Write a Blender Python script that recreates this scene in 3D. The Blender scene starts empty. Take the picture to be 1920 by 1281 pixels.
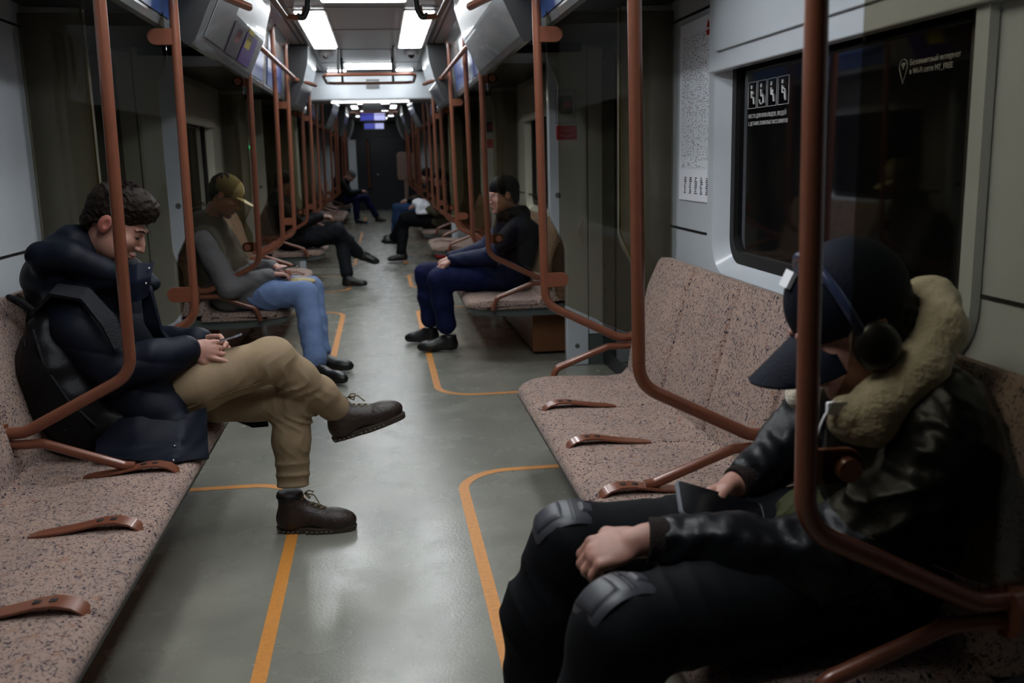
import bpy, bmesh, math, random
import numpy as np
from mathutils import Vector, Matrix
random.seed(4)
sc = bpy.context.scene
COL = sc.collection
# ---------------- camera, world, exposure ----------------
cd = bpy.data.cameras.new('camera'); cam = bpy.data.objects.new('camera', cd); COL.objects.link(cam)
sc.camera = cam
RX = ((0.9906100587511596, -0.047452779097146756, 0.12821834992301706),
      (-0.13484010634687058, -0.18421444245728555, 0.9735929256678666),
      (-0.02258001818840037, -0.9817399212347987, -0.1888832174453376))
cam.matrix_world = Matrix(((RX[0][0], -RX[0][1], -RX[0][2], .051),
                           (RX[1][0], -RX[1][1], -RX[1][2], 0.0),
                           (RX[2][0], -RX[2][1], -RX[2][2], 1.40), (0, 0, 0, 1)))
cd.sensor_width = 36; cd.lens = 1800.9 * 36 / 1920; cd.clip_start = .02
cd.dof.use_dof = True; cd.dof.focus_distance = 3.5; cd.dof.aperture_fstop = 3.6
w = bpy.data.worlds.new('world'); sc.world = w; w.use_nodes = True
w.node_tree.nodes['Background'].inputs[0].default_value = (.02, .022, .025, 1)
w.node_tree.nodes['Background'].inputs[1].default_value = .25
sc.view_settings.view_transform = 'Standard'; sc.view_settings.look = 'None'
sc.view_settings.gamma = 1; sc.view_settings.use_curve_mapping = False
sc.view_settings.exposure = 0.0
LAMP = 14.0          # strength of the ceiling lamp diffusers

# ---------------- materials ----------------
M = {}
CLOTH = set('hair_brown hair_black hair_grey navy_puffer navy_shiny strap_web khaki khaki_seam rib_knit black_trouser fleece navy_cap olive_shirt jeans_light jeans_navy jeans_blue grey_puffer olive_coat black_coat navy_coat charcoal cap_tan cap_olive seat_fabric black_nylon heater_paint'.split())
def mat(name, col=(.5, .5, .5), rough=.5, metal=0, emit=None, est=1, coat=0, spec=.5, var=0, vscale=8, bump=0, bscale=60, sheen=0):
    m = bpy.data.materials.new(name); m.use_nodes = True; nt = m.node_tree; b = nt.nodes['Principled BSDF']
    b.inputs['Base Color'].default_value = (*col, 1); b.inputs['Roughness'].default_value = rough
    b.inputs['Metallic'].default_value = metal; b.inputs['Coat Weight'].default_value = coat
    b.inputs['Specular IOR Level'].default_value = min(spec, .14) if name in CLOTH else spec
    if sheen: b.inputs['Sheen Weight'].default_value = sheen
    if emit: b.inputs['Emission Color'].default_value = (*emit, 1); b.inputs['Emission Strength'].default_value = est
    tc = nt.nodes.new('ShaderNodeTexCoord')
    if var:
        n = nt.nodes.new('ShaderNodeTexNoise'); n.inputs['Scale'].default_value = vscale; n.inputs['Detail'].default_value = 5
        nt.links.new(tc.outputs['Object'], n.inputs['Vector'])
        r = nt.nodes.new('ShaderNodeValToRGB')
        r.color_ramp.elements[0].position = .3; r.color_ramp.elements[1].position = .7
        r.color_ramp.elements[0].color = (*[c * (1 - var) for c in col], 1); r.color_ramp.elements[1].color = (*[min(1, c * (1 + var)) for c in col], 1)
        nt.links.new(n.outputs['Fac'], r.inputs['Fac']); nt.links.new(r.outputs['Color'], b.inputs['Base Color'])
    if bump:
        n2 = nt.nodes.new('ShaderNodeTexNoise'); n2.inputs['Scale'].default_value = bscale; n2.inputs['Detail'].default_value = 4
        nt.links.new(tc.outputs['Object'], n2.inputs['Vector'])
        bp = nt.nodes.new('ShaderNodeBump'); bp.inputs['Strength'].default_value = bump; bp.inputs['Distance'].default_value = .01
        nt.links.new(n2.outputs['Fac'], bp.inputs['Height']); nt.links.new(bp.outputs['Normal'], b.inputs['Normal'])
    M[name] = m
    return m
mat('copper_paint', (.185, .062, .033), .30, .10, coat=.25, var=.06, vscale=30)
mat('panel', (.52, .56, .60), .22, coat=.2, var=.03, vscale=3)
mat('panel_dark', (.10, .105, .11), .35, var=.1)
mat('ceiling_paint', (.27, .245, .23), .30, var=.05, vscale=2)
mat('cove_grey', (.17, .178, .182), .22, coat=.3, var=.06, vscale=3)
mat('black_plastic', (.012, .012, .013), .35)
mat('rubber', (.01, .01, .01), .55)
mat('black_glass', (.004, .004, .005), .04, spec=.6)
mat('steel', (.45, .46, .46), .25, 1.0)
mat('pan_grey', (.07, .085, .08), .4, coat=.2)
mat('under_copper', (.62, .27, .12), .5)
mat('heater_paint', (.14, .06, .028), .4, var=.1)
mat('lamp', (1, 1, 1), .5, emit=(.93, .97, 1.0), est=LAMP)
mat('lamp_far', (1, 1, 1), .5, emit=(.93, .97, 1.0), est=LAMP * .45)
mat('screen_blue', (.02, .02, .1), .3, emit=(.07, .09, .6), est=.5)
mat('screen_white', (.3, .3, .5), .3, emit=(.5, .52, .95), est=.7)
mat('led_green', (.0, .5, .2), .3, emit=(.02, .9, .35), est=2.5)
mat('orange_line', (.62, .25, .045), .45, var=.12, vscale=60)
mat('white_ink', (.55, .55, .55), .6)
mat('dim_ink', (.36, .35, .34), .6)
mat('mark_ink', (.16, .16, .16), .5)
mat('red_sticker', (.42, .02, .03), .4)
mat('white_paper', (.78, .80, .86), .5)
mat('poster_blue', (.02, .05, .17), .3)
mat('poster_white', (.55, .57, .62), .3)
mat('poster_purple', (.09, .04, .22), .35); mat('poster_yellow', (.62, .50, .02), .35)
mat('poster_dark', (.06, .04, .06), .35); mat('poster_red', (.32, .05, .06), .35)
mat('edge_brass', (.55, .47, .27), .18, .9)
mat('skin', (.40, .20, .15), .5, var=.10, vscale=22, bump=.06, bscale=90)
mat('skin_dark', (.24, .12, .085), .5, var=.08, vscale=20)
mat('skin_red', (.36, .12, .09), .5, var=.08)
mat('lip', (.40, .15, .13), .5)
mat('hair_brown', (.011, .006, .004), .6, bump=.5, bscale=200)
mat('hair_black', (.006, .005, .005), .5, bump=.8, bscale=150)
mat('hair_grey', (.12, .12, .13), .6, bump=.8, bscale=150)
mat('navy_puffer', (.0045, .0065, .013), .55, bump=.12, bscale=30)
mat('navy_shiny', (.008, .011, .024), .45, bump=.1, bscale=30)
mat('black_nylon', (.005, .005, .006), .40, bump=.15, bscale=60)
mat('strap_web', (.013, .014, .017), .55, bump=.5, bscale=220)
mat('khaki', (.28, .205, .128), .8, var=.05, vscale=6, bump=.10, bscale=50)
mat('khaki_seam', (.15, .10, .05), .8)
mat('boot_brown', (.026, .0145, .0105), .5, var=.25, vscale=25, bump=.3, bscale=60)
mat('sole_brown', (.045, .032, .024), .6)
mat('lace', (.09, .06, .02), .7)
mat('black_leather', (.003, .0034, .0045), .36, bump=.1, bscale=90, spec=.2)
mat('leather_shadow', (.004, .004, .005), .4, bump=.6, bscale=18)
mat('rib_knit', (.018, .012, .011), .8, bump=.6, bscale=200)
mat('black_trouser', (.0045, .005, .0065), .8, bump=.1, bscale=60)
mat('pad_grey', (.035, .037, .046), .42)
mat('pad_dark', (.008, .009, .012), .5)
mat('fleece', (.58, .52, .40), .9, var=.08, vscale=40, bump=.6, bscale=110, sheen=.4)
mat('navy_cap', (.004, .006, .013), .7, bump=.3, bscale=200)
mat('band_blue', (.02, .03, .07), .3)
mat('olive_shirt', (.045, .048, .02), .8, bump=.5, bscale=30)
mat('jeans_light', (.15, .22, .40), .75, var=.18, vscale=9, bump=.5, bscale=18)
mat('jeans_navy', (.005, .009, .045), .75, var=.15, bump=.5, bscale=18)
mat('jeans_blue', (.03, .07, .17), .75, var=.15)
mat('grey_puffer', (.13, .127, .13), .6, bump=.6, bscale=18)
mat('olive_coat', (.06, .05, .03), .75, bump=.4, bscale=18)
mat('black_coat', (.004, .004, .005), .7, bump=.3, bscale=20)
mat('navy_coat', (.009, .013, .042), .6, bump=.5, bscale=20)
mat('charcoal', (.012, .014, .018), .8, bump=.4, bscale=18)
mat('cap_tan', (.40, .34, .19), .8, bump=.3, bscale=120); mat('cap_olive', (.17, .14, .06), .8, bump=.3, bscale=120)
mat('shoe_black', (.005, .005, .005), .4)
mat('phone_body', (.004, .004, .006), .12, spec=.3)
mat('phone_edge', (.42, .45, .50), .25, .6)
mat('white_plastic', (.7, .7, .72), .4)
mat('door_navy', (.006, .008, .014), .4)

def floor_mat():
    m = mat('floor_lino', (.21, .225, .205), .3); nt = m.node_tree; b = nt.nodes['Principled BSDF']; L = nt.links.new
    tc = nt.nodes.new('ShaderNodeTexCoord')
    n = nt.nodes.new('ShaderNodeTexNoise'); n.inputs['Scale'].default_value = 3.2; n.inputs['Detail'].default_value = 8; L(tc.outputs['Object'], n.inputs['Vector'])
    r = nt.nodes.new('ShaderNodeValToRGB'); r.color_ramp.elements[0].position = .32; r.color_ramp.elements[1].position = .72
    r.color_ramp.elements[0].color = (.185, .185, .155, 1); r.color_ramp.elements[1].color = (.26, .258, .212, 1); L(n.outputs['Fac'], r.inputs['Fac'])
    v = nt.nodes.new('ShaderNodeTexVoronoi'); v.inputs['Scale'].default_value = 42; L(tc.outputs['Object'], v.inputs['Vector'])
    s = nt.nodes.new('ShaderNodeValToRGB'); s.color_ramp.elements[0].position = .07; s.color_ramp.elements[1].position = .10
    s.color_ramp.elements[0].color = (1, 1, 1, 1); s.color_ramp.elements[1].color = (0, 0, 0, 1); L(v.outputs['Distance'], s.inputs['Fac'])
    sp = nt.nodes.new('ShaderNodeSeparateColor'); L(v.outputs['Color'], sp.inputs[0])
    g = nt.nodes.new('ShaderNodeMath'); g.operation = 'GREATER_THAN'; g.inputs[1].default_value = .8; L(sp.outputs[0], g.inputs[0])
    mm = nt.nodes.new('ShaderNodeMath'); mm.operation = 'MULTIPLY'; L(g.outputs[0], mm.inputs[0]); L(s.outputs['Color'], mm.inputs[1])
    mx = nt.nodes.new('ShaderNodeMix'); mx.data_type = 'RGBA'; L(mm.outputs[0], mx.inputs[0]); L(r.outputs['Color'], mx.inputs[6]); mx.inputs[7].default_value = (.45, .45, .42, 1)
    L(mx.outputs[2], b.inputs['Base Color'])
    n3 = nt.nodes.new('ShaderNodeTexNoise'); n3.inputs['Scale'].default_value = 5; n3.inputs['Detail'].default_value = 6; L(tc.outputs['Object'], n3.inputs['Vector'])
    mr = nt.nodes.new('ShaderNodeMapRange'); mr.inputs[3].default_value = .16; mr.inputs[4].default_value = .36; L(n3.outputs['Fac'], mr.inputs[0]); L(mr.outputs[0], b.inputs['Roughness'])
    n2 = nt.nodes.new('ShaderNodeTexNoise'); n2.inputs['Scale'].default_value = 90; L(tc.outputs['Object'], n2.inputs['Vector'])
    bp = nt.nodes.new('ShaderNodeBump'); bp.inputs['Strength'].default_value = .12; bp.inputs['Distance'].default_value = .004
    L(n2.outputs['Fac'], bp.inputs['Height']); L(bp.outputs['Normal'], b.inputs['Normal'])
floor_mat()
def seat_mat():
    m = mat('seat_fabric', (.4, .28, .24), .85, sheen=.1); nt = m.node_tree; b = nt.nodes['Principled BSDF']; L = nt.links.new
    tc = nt.nodes.new('ShaderNodeTexCoord')
    def noise(sc_, det=1, dist=0):
        n = nt.nodes.new('ShaderNodeTexNoise'); n.inputs['Scale'].default_value = sc_; n.inputs['Detail'].default_value = det; n.inputs['Distortion'].default_value = dist
        L(tc.outputs['Object'], n.inputs['Vector']); return n.outputs['Fac']
    def math_(op, a, bb):
        x = nt.nodes.new('ShaderNodeMath'); x.operation = op
        for i, q in enumerate((a, bb)):
            if isinstance(q, (int, float)): x.inputs[i].default_value = q
            elif q is not None: L(q, x.inputs[i])
        return x.outputs[0]
    a = math_('ABSOLUTE', math_('SUBTRACT', noise(72, 1, .8), .5), None)
    sq = math_('LESS_THAN', a, .040)                                   # wavy hair-line squiggles
    br = math_('GREATER_THAN', noise(130, 0), .44)
    line = math_('MULTIPLY', sq, br)
    r = nt.nodes.new('ShaderNodeValToRGB'); L(noise(7, 3), r.inputs['Fac'])
    r.color_ramp.elements[0].position = .35; r.color_ramp.elements[1].position = .68
    r.color_ramp.elements[0].color = (.30, .215, .18, 1); r.color_ramp.elements[1].color = (.35, .245, .195, 1)
    mx = nt.nodes.new('ShaderNodeMix'); mx.data_type = 'RGBA'; L(line, mx.inputs[0]); L(r.outputs['Color'], mx.inputs[6]); mx.inputs[7].default_value = (.022, .017, .032, 1)
    sp = nt.nodes.new('ShaderNodeMapRange'); L(noise(26, 2), sp.inputs[0]); sp.inputs[1].default_value = .62; sp.inputs[2].default_value = .72; sp.inputs[4].default_value = .55
    m2 = nt.nodes.new('ShaderNodeMix'); m2.data_type = 'RGBA'; L(sp.outputs[0], m2.inputs[0]); L(mx.outputs[2], m2.inputs[6]); m2.inputs[7].default_value = (.27, .12, .065, 1)
    L(m2.outputs[2], b.inputs['Base Color'])
    bp = nt.nodes.new('ShaderNodeBump'); bp.inputs['Strength'].default_value = .25; bp.inputs['Distance'].default_value = .003
    L(noise(300, 1), bp.inputs['Height']); L(bp.outputs['Normal'], b.inputs['Normal'])
seat_mat()
def glass_mat(name, tint, refl):
    m = bpy.data.materials.new(name); m.use_nodes = True; nt = m.node_tree; nt.nodes.clear(); L = nt.links.new
    o = nt.nodes.new('ShaderNodeOutputMaterial'); t = nt.nodes.new('ShaderNodeBsdfTransparent'); t.inputs[0].default_value = (*tint, 1)
    g = nt.nodes.new('ShaderNodeBsdfGlossy'); g.inputs['Roughness'].default_value = .03
    f = nt.nodes.new('ShaderNodeFresnel'); f.inputs[0].default_value = refl
    x = nt.nodes.new('ShaderNodeMixShader'); L(f.outputs[0], x.inputs[0]); L(t.outputs[0], x.inputs[1]); L(g.outputs[0], x.inputs[2]); L(x.outputs[0], o.inputs[0])
    M[name] = m
glass_mat('tinted_glass', (.69, .655, .56), 1.42)   # two faces per sheet
def map_mat():
    m = mat('map_print', (.6, .63, .69), .45); nt = m.node_tree; b = nt.nodes['Principled BSDF']; L = nt.links.new
    tc = nt.nodes.new('ShaderNodeTexCoord'); mp = nt.nodes.new('ShaderNodeMapping'); L(tc.outputs['Object'], mp.inputs[0]); mp.inputs['Scale'].default_value = (1, 1, 2.2)
    v = nt.nodes.new('ShaderNodeTexVoronoi'); v.inputs['Scale'].default_value = 62; L(mp.outputs[0], v.inputs['Vector'])
    c = nt.nodes.new('ShaderNodeMath'); c.operation = 'LESS_THAN'; c.inputs[1].default_value = .33; L(v.outputs['Distance'], c.inputs[0])
    hs = nt.nodes.new('ShaderNodeMix'); hs.data_type = 'RGBA'; L(v.outputs['Color'], hs.inputs[7]); hs.inputs[0].default_value = .22; hs.inputs[6].default_value = (.05, .05, .07, 1)
    mx = nt.nodes.new('ShaderNodeMix'); mx.data_type = 'RGBA'; L(c.outputs[0], mx.inputs[0]); mx.inputs[6].default_value = (.74, .79, .84, 1); L(hs.outputs[2], mx.inputs[7])
    L(mx.outputs[2], b.inputs['Base Color'])
map_mat()

# ---------------- object helpers ----------------
def setp(o, label=None, cat=None, group=None, kind=None):
    if label: o['label'] = label
    if cat: o['category'] = cat
    if group: o['group'] = group
    if kind: o['kind'] = kind
    return o
def empty(name, loc, label, cat, group=None):
    o = bpy.data.objects.new(name, None); COL.objects.link(o); o.location = loc; o.empty_display_size = .1
    return setp(o, label, cat, group)
def link(name, me, mats, parent=None, smooth=True, loc=None):
    o = bpy.data.objects.new(name, me); COL.objects.link(o)
    for m in (mats if isinstance(mats, (list, tuple)) else [mats]): me.materials.append(M[m])
    if smooth:
        for p in me.polygons: p.use_smooth = True
    if parent:
        o.parent = parent
        q = Vector((0, 0, 0)); a = parent
        while a: q = q + a.location; a = a.parent
        o.location = -q
    return o
class MB:
    """collects shapes in world coordinates, one mesh"""
    def __init__(s): s.v = []; s.f = []; s.m = []; s.mi = 0
    def add(s, vs, fs):
        n = len(s.v); s.v += [tuple(v) for v in vs]; s.f += [tuple(i + n for i in f) for f in fs]; s.m += [s.mi] * len(fs); return s
    def box(s, x0, x1, y0, y1, z0, z1, mi=None):
        if mi is not None: s.mi = mi
        x0, x1 = min(x0, x1), max(x0, x1); y0, y1 = min(y0, y1), max(y0, y1)
        return s.add([(x0, y0, z0), (x1, y0, z0), (x1, y1, z0), (x0, y1, z0), (x0, y0, z1), (x1, y0, z1), (x1, y1, z1), (x0, y1, z1)],
                     [(0, 3, 2, 1), (4, 5, 6, 7), (0, 1, 5, 4), (1, 2, 6, 5), (2, 3, 7, 6), (3, 0, 4, 7)])
    def prism(s, poly, axis, a, b):
        """poly: 2D outline, extruded along axis 'x','y' or 'z' from a to b"""
        n = len(poly)
        def P(p, t): return {'y': (p[0], t, p[1]), 'x': (t, p[0], p[1]), 'z': (p[0], p[1], t)}[axis]
        vs = [P(p, a) for p in poly] + [P(p, b) for p in poly]
        return s.add(vs, [tuple(range(n - 1, -1, -1)), tuple(range(n, 2 * n))] + [(i, (i + 1) % n, n + (i + 1) % n, n + i) for i in range(n)])
    def tube(s, pts, r, seg=14, fil=0, cap=True, flat=1.0):
        P = [Vector(p) for p in pts]
        if fil:
            Q = [P[0]]
            for i in range(1, len(P) - 1):
                a, b, c = P[i - 1], P[i], P[i + 1]; d1 = (a - b); d2 = (c - b)
                ang = d1.angle(d2)
                if math.pi - ang < .02: Q.append(b); continue
                t = min(fil / math.tan(ang / 2), d1.length * .48, d2.length * .48)
                p1 = b + d1.normalized() * t; p2 = b + d2.normalized() * t
                for k in range(9):
                    u = k / 8; Q.append(p1 * (1 - u) ** 2 + b * 2 * u * (1 - u) + p2 * u * u)
            Q.append(P[-1]); P = Q
        R = r if isinstance(r, (list, tuple)) else [r] * len(P)
        t0 = (P[1] - P[0]).normalized(); up = Vector((0, 1, 0)) if abs(t0.y) < .9 else Vector((1, 0, 0))
        n = (up - t0 * up.dot(t0)).normalized(); vs = []; fs = []
        for i, p in enumerate(P):
            t = ((P[min(i + 1, len(P) - 1)] - P[max(i - 1, 0)])).normalized()
            n = (n - t * n.dot(t)).normalized(); b = t.cross(n)
            for k in range(seg):
                a = 2 * math.pi * k / seg; vs.append(p + (n * math.cos(a) * flat + b * math.sin(a)) * R[i])
        for i in range(len(P) - 1):
            for k in range(seg):
                k2 = (k + 1) % seg; fs.append((i * seg + k, i * seg + k2, (i + 1) * seg + k2, (i + 1) * seg + k))
        if cap: fs += [tuple(range(seg - 1, -1, -1)), tuple(range((len(P) - 1) * seg, len(P) * seg))]
        return s.add(vs, fs)
    def ball(s, c, r, n=12):
        rx, ry, rz = r if isinstance(r, (list, tuple)) else (r, r, r); vs = []; fs = []
        for i in range(n + 1):
            th = math.pi * i / n
            for j in range(2 * n):
                ph = math.pi * j / n; vs.append((c[0] + rx * math.sin(th) * math.cos(ph), c[1] + ry * math.sin(th) * math.sin(ph), c[2] + rz * math.cos(th)))
        for i in range(n):
            for j in range(2 * n):
                j2 = (j + 1) % (2 * n); fs.append((i * 2 * n + j, (i + 1) * 2 * n + j, (i + 1) * 2 * n + j2, i * 2 * n + j2))
        return s.add(vs, fs)
    def disc(s, c, ax, r, t, seg=24):
        a = Vector(ax).normalized(); return s.tube([Vector(c) - a * t / 2, Vector(c) + a * t / 2], r, seg)
    def build(s, name, mats, parent=None, smooth=False, bev=0):
        me = bpy.data.meshes.new(name); me.from_pydata(s.v, [], s.f); me.update()
        bm = bmesh.new(); bm.from_mesh(me); bmesh.ops.remove_doubles(bm, verts=bm.verts, dist=1e-6); bmesh.ops.recalc_face_normals(bm, faces=bm.faces)
        bm.to_mesh(me); bm.free()
        if len(me.polygons) == len(s.m):
            for p, i in zip(me.polygons, s.m): p.material_index = i
        o = link(name, me, mats, parent, smooth)
        if smooth == 'auto' or smooth:
            try: me.set_sharp_from_angle(angle=math.radians(40))
            except Exception: pass
        if bev:
            b = o.modifiers.new('bevel', 'BEVEL'); b.width = bev; b.segments = 3; b.limit_method = 'ANGLE'; b.angle_limit = math.radians(40)
        return o
def struct(o): o['kind'] = 'structure'; return o
def rrect(x0, x1, z0, z1, r, n=6):
    pts = []
    for cx, cz, a0 in ((x1 - r, z1 - r, 0), (x0 + r, z1 - r, 90), (x0 + r, z0 + r, 180), (x1 - r, z0 + r, 270)):
        for k in range(n + 1):
            a = math.radians(a0 + 90 * k / n); pts.append((cx + r * math.cos(a), cz + r * math.sin(a)))
    return pts

# ---------------- implicit surfaces (people, bags, boots) ----------------
class SDF:
    def __init__(s, vox): s.h = vox; s.ops = []
    def cone(s, a, b, r0, r1=None, k=.02): s.ops.append(('c', np.array(a, float), np.array(b, float), r0, r0 if r1 is None else r1, k)); return s
    def chain(s, pts, rs, k=.02):
        for i in range(len(pts) - 1): s.cone(pts[i], pts[i + 1], rs[i], rs[i + 1], k)
        return s
    def ell(s, c, r, R=None, k=.02, sub=False): s.ops.append(('s' if sub else 'e', np.array(c, float), np.array(r, float), np.eye(3) if R is None else np.array(R, float), k)); return s
    def box(s, c, r, R=None, rd=.01, k=.01, sub=False): s.ops.append(('t' if sub else 'b', np.array(c, float), np.array(r, float), np.eye(3) if R is None else np.array(R, float), rd, k)); return s
    def cut(s, p, n, k=.004): n = np.array(n, float); s.ops.append(('p', np.array(p, float), n / np.linalg.norm(n), k)); return s
    def noise(s, amp, sc_, seed=0, stretch=(1, 1, 1)): s.ops.append(('n', amp, sc_, seed, np.array(stretch, float))); return s
    def fold(s, amp, freq, d, seed=0, box=None): s.ops.append(('f', amp, freq, np.array(d, float) / np.linalg.norm(d), seed, box)); return s
    def quilt(s, amp, period, axis=(0, 0, 1), ph=0): s.ops.append(('q', amp, period, np.array(axis, float), ph)); return s
    def mesh(s):
        lo = np.array([1e9] * 3); hi = -lo
        for o in s.ops:
            if o[0] == 'c':
                r = max(o[3], o[4]); lo = np.minimum(lo, np.minimum(o[1], o[2]) - r); hi = np.maximum(hi, np.maximum(o[1], o[2]) + r)
            elif o[0] in 'eb':
                e = np.abs(o[3].T) @ o[2]; lo = np.minimum(lo, o[1] - e - .01); hi = np.maximum(hi, o[1] + e + .01)
        lo -= .03; hi += .03; h = s.h; n = np.ceil((hi - lo) / h).astype(int) + 1
        ax = [lo[i] + h * np.arange(n[i]) for i in range(3)]
        D = np.full(n, .08, np.float32)
        def grid(l, u):
            sl = []
            for i in range(3):
                a = max(0, int((l[i] - lo[i]) / h) - 1); b = min(n[i], int((u[i] - lo[i]) / h) + 3); sl.append(slice(a, max(b, a + 1)))
            X, Y, Z = np.meshgrid(ax[0][sl[0]], ax[1][sl[1]], ax[2][sl[2]], indexing='ij', sparse=True); return tuple(sl), X, Y, Z
        for o in s.ops:
            t = o[0]
            if t == 'c':
                a, b, r0, r1, k = o[1:]; pad = .08
                sl, X, Y, Z = grid(np.minimum(a, b) - max(r0, r1) - pad, np.maximum(a, b) + max(r0, r1) + pad)
                d = b - a; dd = max(d @ d, 1e-9); X = X - a[0]; Y = Y - a[1]; Z = Z - a[2]
                tt = np.clip((X * d[0] + Y * d[1] + Z * d[2]) / dd, 0, 1)
                v = np.sqrt((X - tt * d[0]) ** 2 + (Y - tt * d[1]) ** 2 + (Z - tt * d[2]) ** 2) - (r0 + (r1 - r0) * tt)
            elif t in 'esbt':
                c, r, R = o[1:4]; k = o[-1]; e = np.abs(R.T) @ r + .08
                sl, X, Y, Z = grid(c - e, c + e); X = X - c[0]; Y = Y - c[1]; Z = Z - c[2]
                q = [R[i][0] * X + R[i][1] * Y + R[i][2] * Z for i in range(3)]
                if t in 'es':
                    g = np.sqrt(sum((q[i] / r[i]) ** 2 for i in range(3))); g2 = np.sqrt(sum((q[i] / r[i] ** 2) ** 2 for i in range(3))) + 1e-6; v = g * (g - 1) / g2
                else:
                    rd = o[4]; w_ = [np.abs(q[i]) - (r[i] - rd) for i in range(3)]
                    v = np.sqrt(sum(np.maximum(x, 0) ** 2 for x in w_)) + np.minimum(np.maximum(np.maximum(w_[0], w_[1]), w_[2]), 0) - rd
            elif t == 'p':
                p, nn, k = o[1:]; sl, X, Y, Z = grid(lo, hi); v = (X - p[0]) * nn[0] + (Y - p[1]) * nn[1] + (Z - p[2]) * nn[2]
                D = np.maximum(D, v.astype(np.float32)); continue
            elif t == 'n':
                amp, f, sd, st = o[1:]; i = np.nonzero(np.abs(D) < .04)
                P = np.stack([ax[j][i[j]] * st[j] for j in range(3)]); rs = np.random.RandomState(sd); acc = 0
                for q_ in range(7):
                    kk = rs.normal(size=3) * f * (1 + .35 * q_); ph = rs.rand() * 6.28; wv = rs.normal(size=3) * f * .5
                    acc = acc + np.sin(kk @ P + ph + 1.3 * np.sin(wv @ P + ph * 2)) / (1 + .3 * q_)
                D[i] += (amp * acc / 2.2).astype(np.float32); continue
            elif t == 'f':
                amp, f, dr, sd, bx = o[1:]; i = np.nonzero(np.abs(D) < .05); P = np.stack([ax[j][i[j]] for j in range(3)]); rs = np.random.RandomState(sd)
                w1 = rs.normal(size=3) * f * .35; w2 = rs.normal(size=3) * f * .22; w3 = rs.normal(size=3) * f * .18
                u = (dr @ P) * f + 1.3 * np.sin(w1 @ P + sd) + 1.1 * np.sin(w2 @ P + 2 * sd); mod = .5 + .5 * np.sin(w3 @ P + sd * 3)
                v = -amp * mod * ((1 - np.abs(np.sin(u))) ** 1.6 - .3)
                if bx is not None:
                    c_, r_ = bx; q_ = sum(((P[j] - c_[j]) / r_) ** 2 for j in range(3)); v = v * np.exp(-q_)
                D[i] += v.astype(np.float32); continue
            elif t == 'q':
                amp, per, axq, ph = o[1:]; i = np.nonzero(np.abs(D) < .05); P = np.stack([ax[j][i[j]] for j in range(3)])
                u = np.abs(np.sin((axq @ P) * math.pi / per + ph)); D[i] += (amp * (1 - np.sqrt(u))).astype(np.float32); continue
            cur = D[sl]; v = v.astype(np.float32)
            if t in 'st':
                D[sl] = np.maximum(cur, -v); continue
            k = max(k, 1e-4); hh = np.maximum(k - np.abs(cur - v), 0) / k
            D[sl] = np.minimum(cur, v) - hh * hh * k * .25
        return surfnet(D, lo, h)
    def build(s, name, mats, parent=None):
        V, F = s.mesh(); me = bpy.data.meshes.new(name)
        me.vertices.add(len(V)); me.vertices.foreach_set('co', V.astype(np.float32).ravel())
        me.loops.add(F.size); me.loops.foreach_set('vertex_index', F.ravel().astype(np.int32))
        me.polygons.add(len(F)); me.polygons.foreach_set('loop_start', np.arange(0, F.size, 4, dtype=np.int32))
        me.update(calc_edges=True); me.validate()
        return link(name, me, mats, parent, True)
def surfnet(D, lo, h):
    S = D < 0; c = [S[:-1, :-1, :-1], S[1:, :-1, :-1], S[:-1, 1:, :-1], S[1:, 1:, :-1], S[:-1, :-1, 1:], S[1:, :-1, 1:], S[:-1, 1:, 1:], S[1:, 1:, 1:]]
    cnt = sum(x.astype(np.int8) for x in c); I = np.nonzero((cnt > 0) & (cnt < 8)); idx = np.full(cnt.shape, -1, np.int64); idx[I] = np.arange(len(I[0]))
    i, j, k = I; off = [(a, b, e) for e in (0, 1) for b in (0, 1) for a in (0, 1)]
    vals = [D[i + o[0], j + o[1], k + o[2]] for o in off]; acc = np.zeros((3, len(i))); num = np.zeros(len(i))
    for a in range(8):
        for b in range(a + 1, 8):
            if sum(abs(off[a][q] - off[b][q]) for q in range(3)) != 1: continue
            va, vb = vals[a], vals[b]; m = (va < 0) != (vb < 0); t = np.where(m, va / np.where(m, va - vb, 1), 0)
            for q in range(3): acc[q] += np.where(m, off[a][q] + t * (off[b][q] - off[a][q]), 0)
            num += m
    V = (np.stack([i, j, k]) + acc / num).T * h + lo; F = []
    for ax in range(3):
        sh = [slice(None)] * 3; s0 = list(sh); s1 = list(sh); s0[ax] = slice(0, -1); s1[ax] = slice(1, None)
        A = S[tuple(s0)]; B = S[tuple(s1)]; E = np.stack(np.nonzero(A != B)); u, v = [(1, 2), (2, 0), (0, 1)][ax]
        ok = (E[u] > 0) & (E[v] > 0) & (E[u] < D.shape[u] - 1) & (E[v] < D.shape[v] - 1); E = E[:, ok]
        def g(du, dv): q = E.copy(); q[u] -= du; q[v] -= dv; return idx[q[0], q[1], q[2]]
        f = np.stack([g(1, 1), g(0, 1), g(0, 0), g(1, 0)], 1); fl = ~A[E[0], E[1], E[2]]; f[fl] = f[fl][:, ::-1]; F.append(f)
    F = np.concatenate(F); return V, F[(F >= 0).all(1)]
def frame(f, u):
    f = np.array(f, float); f /= np.linalg.norm(f); u = np.array(u, float); u -= f * (f @ u); u /= np.linalg.norm(u); s = np.cross(f, u)
    return np.array([s, f, u])      # rows: side, forward, up
CABIN = dict
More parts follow.
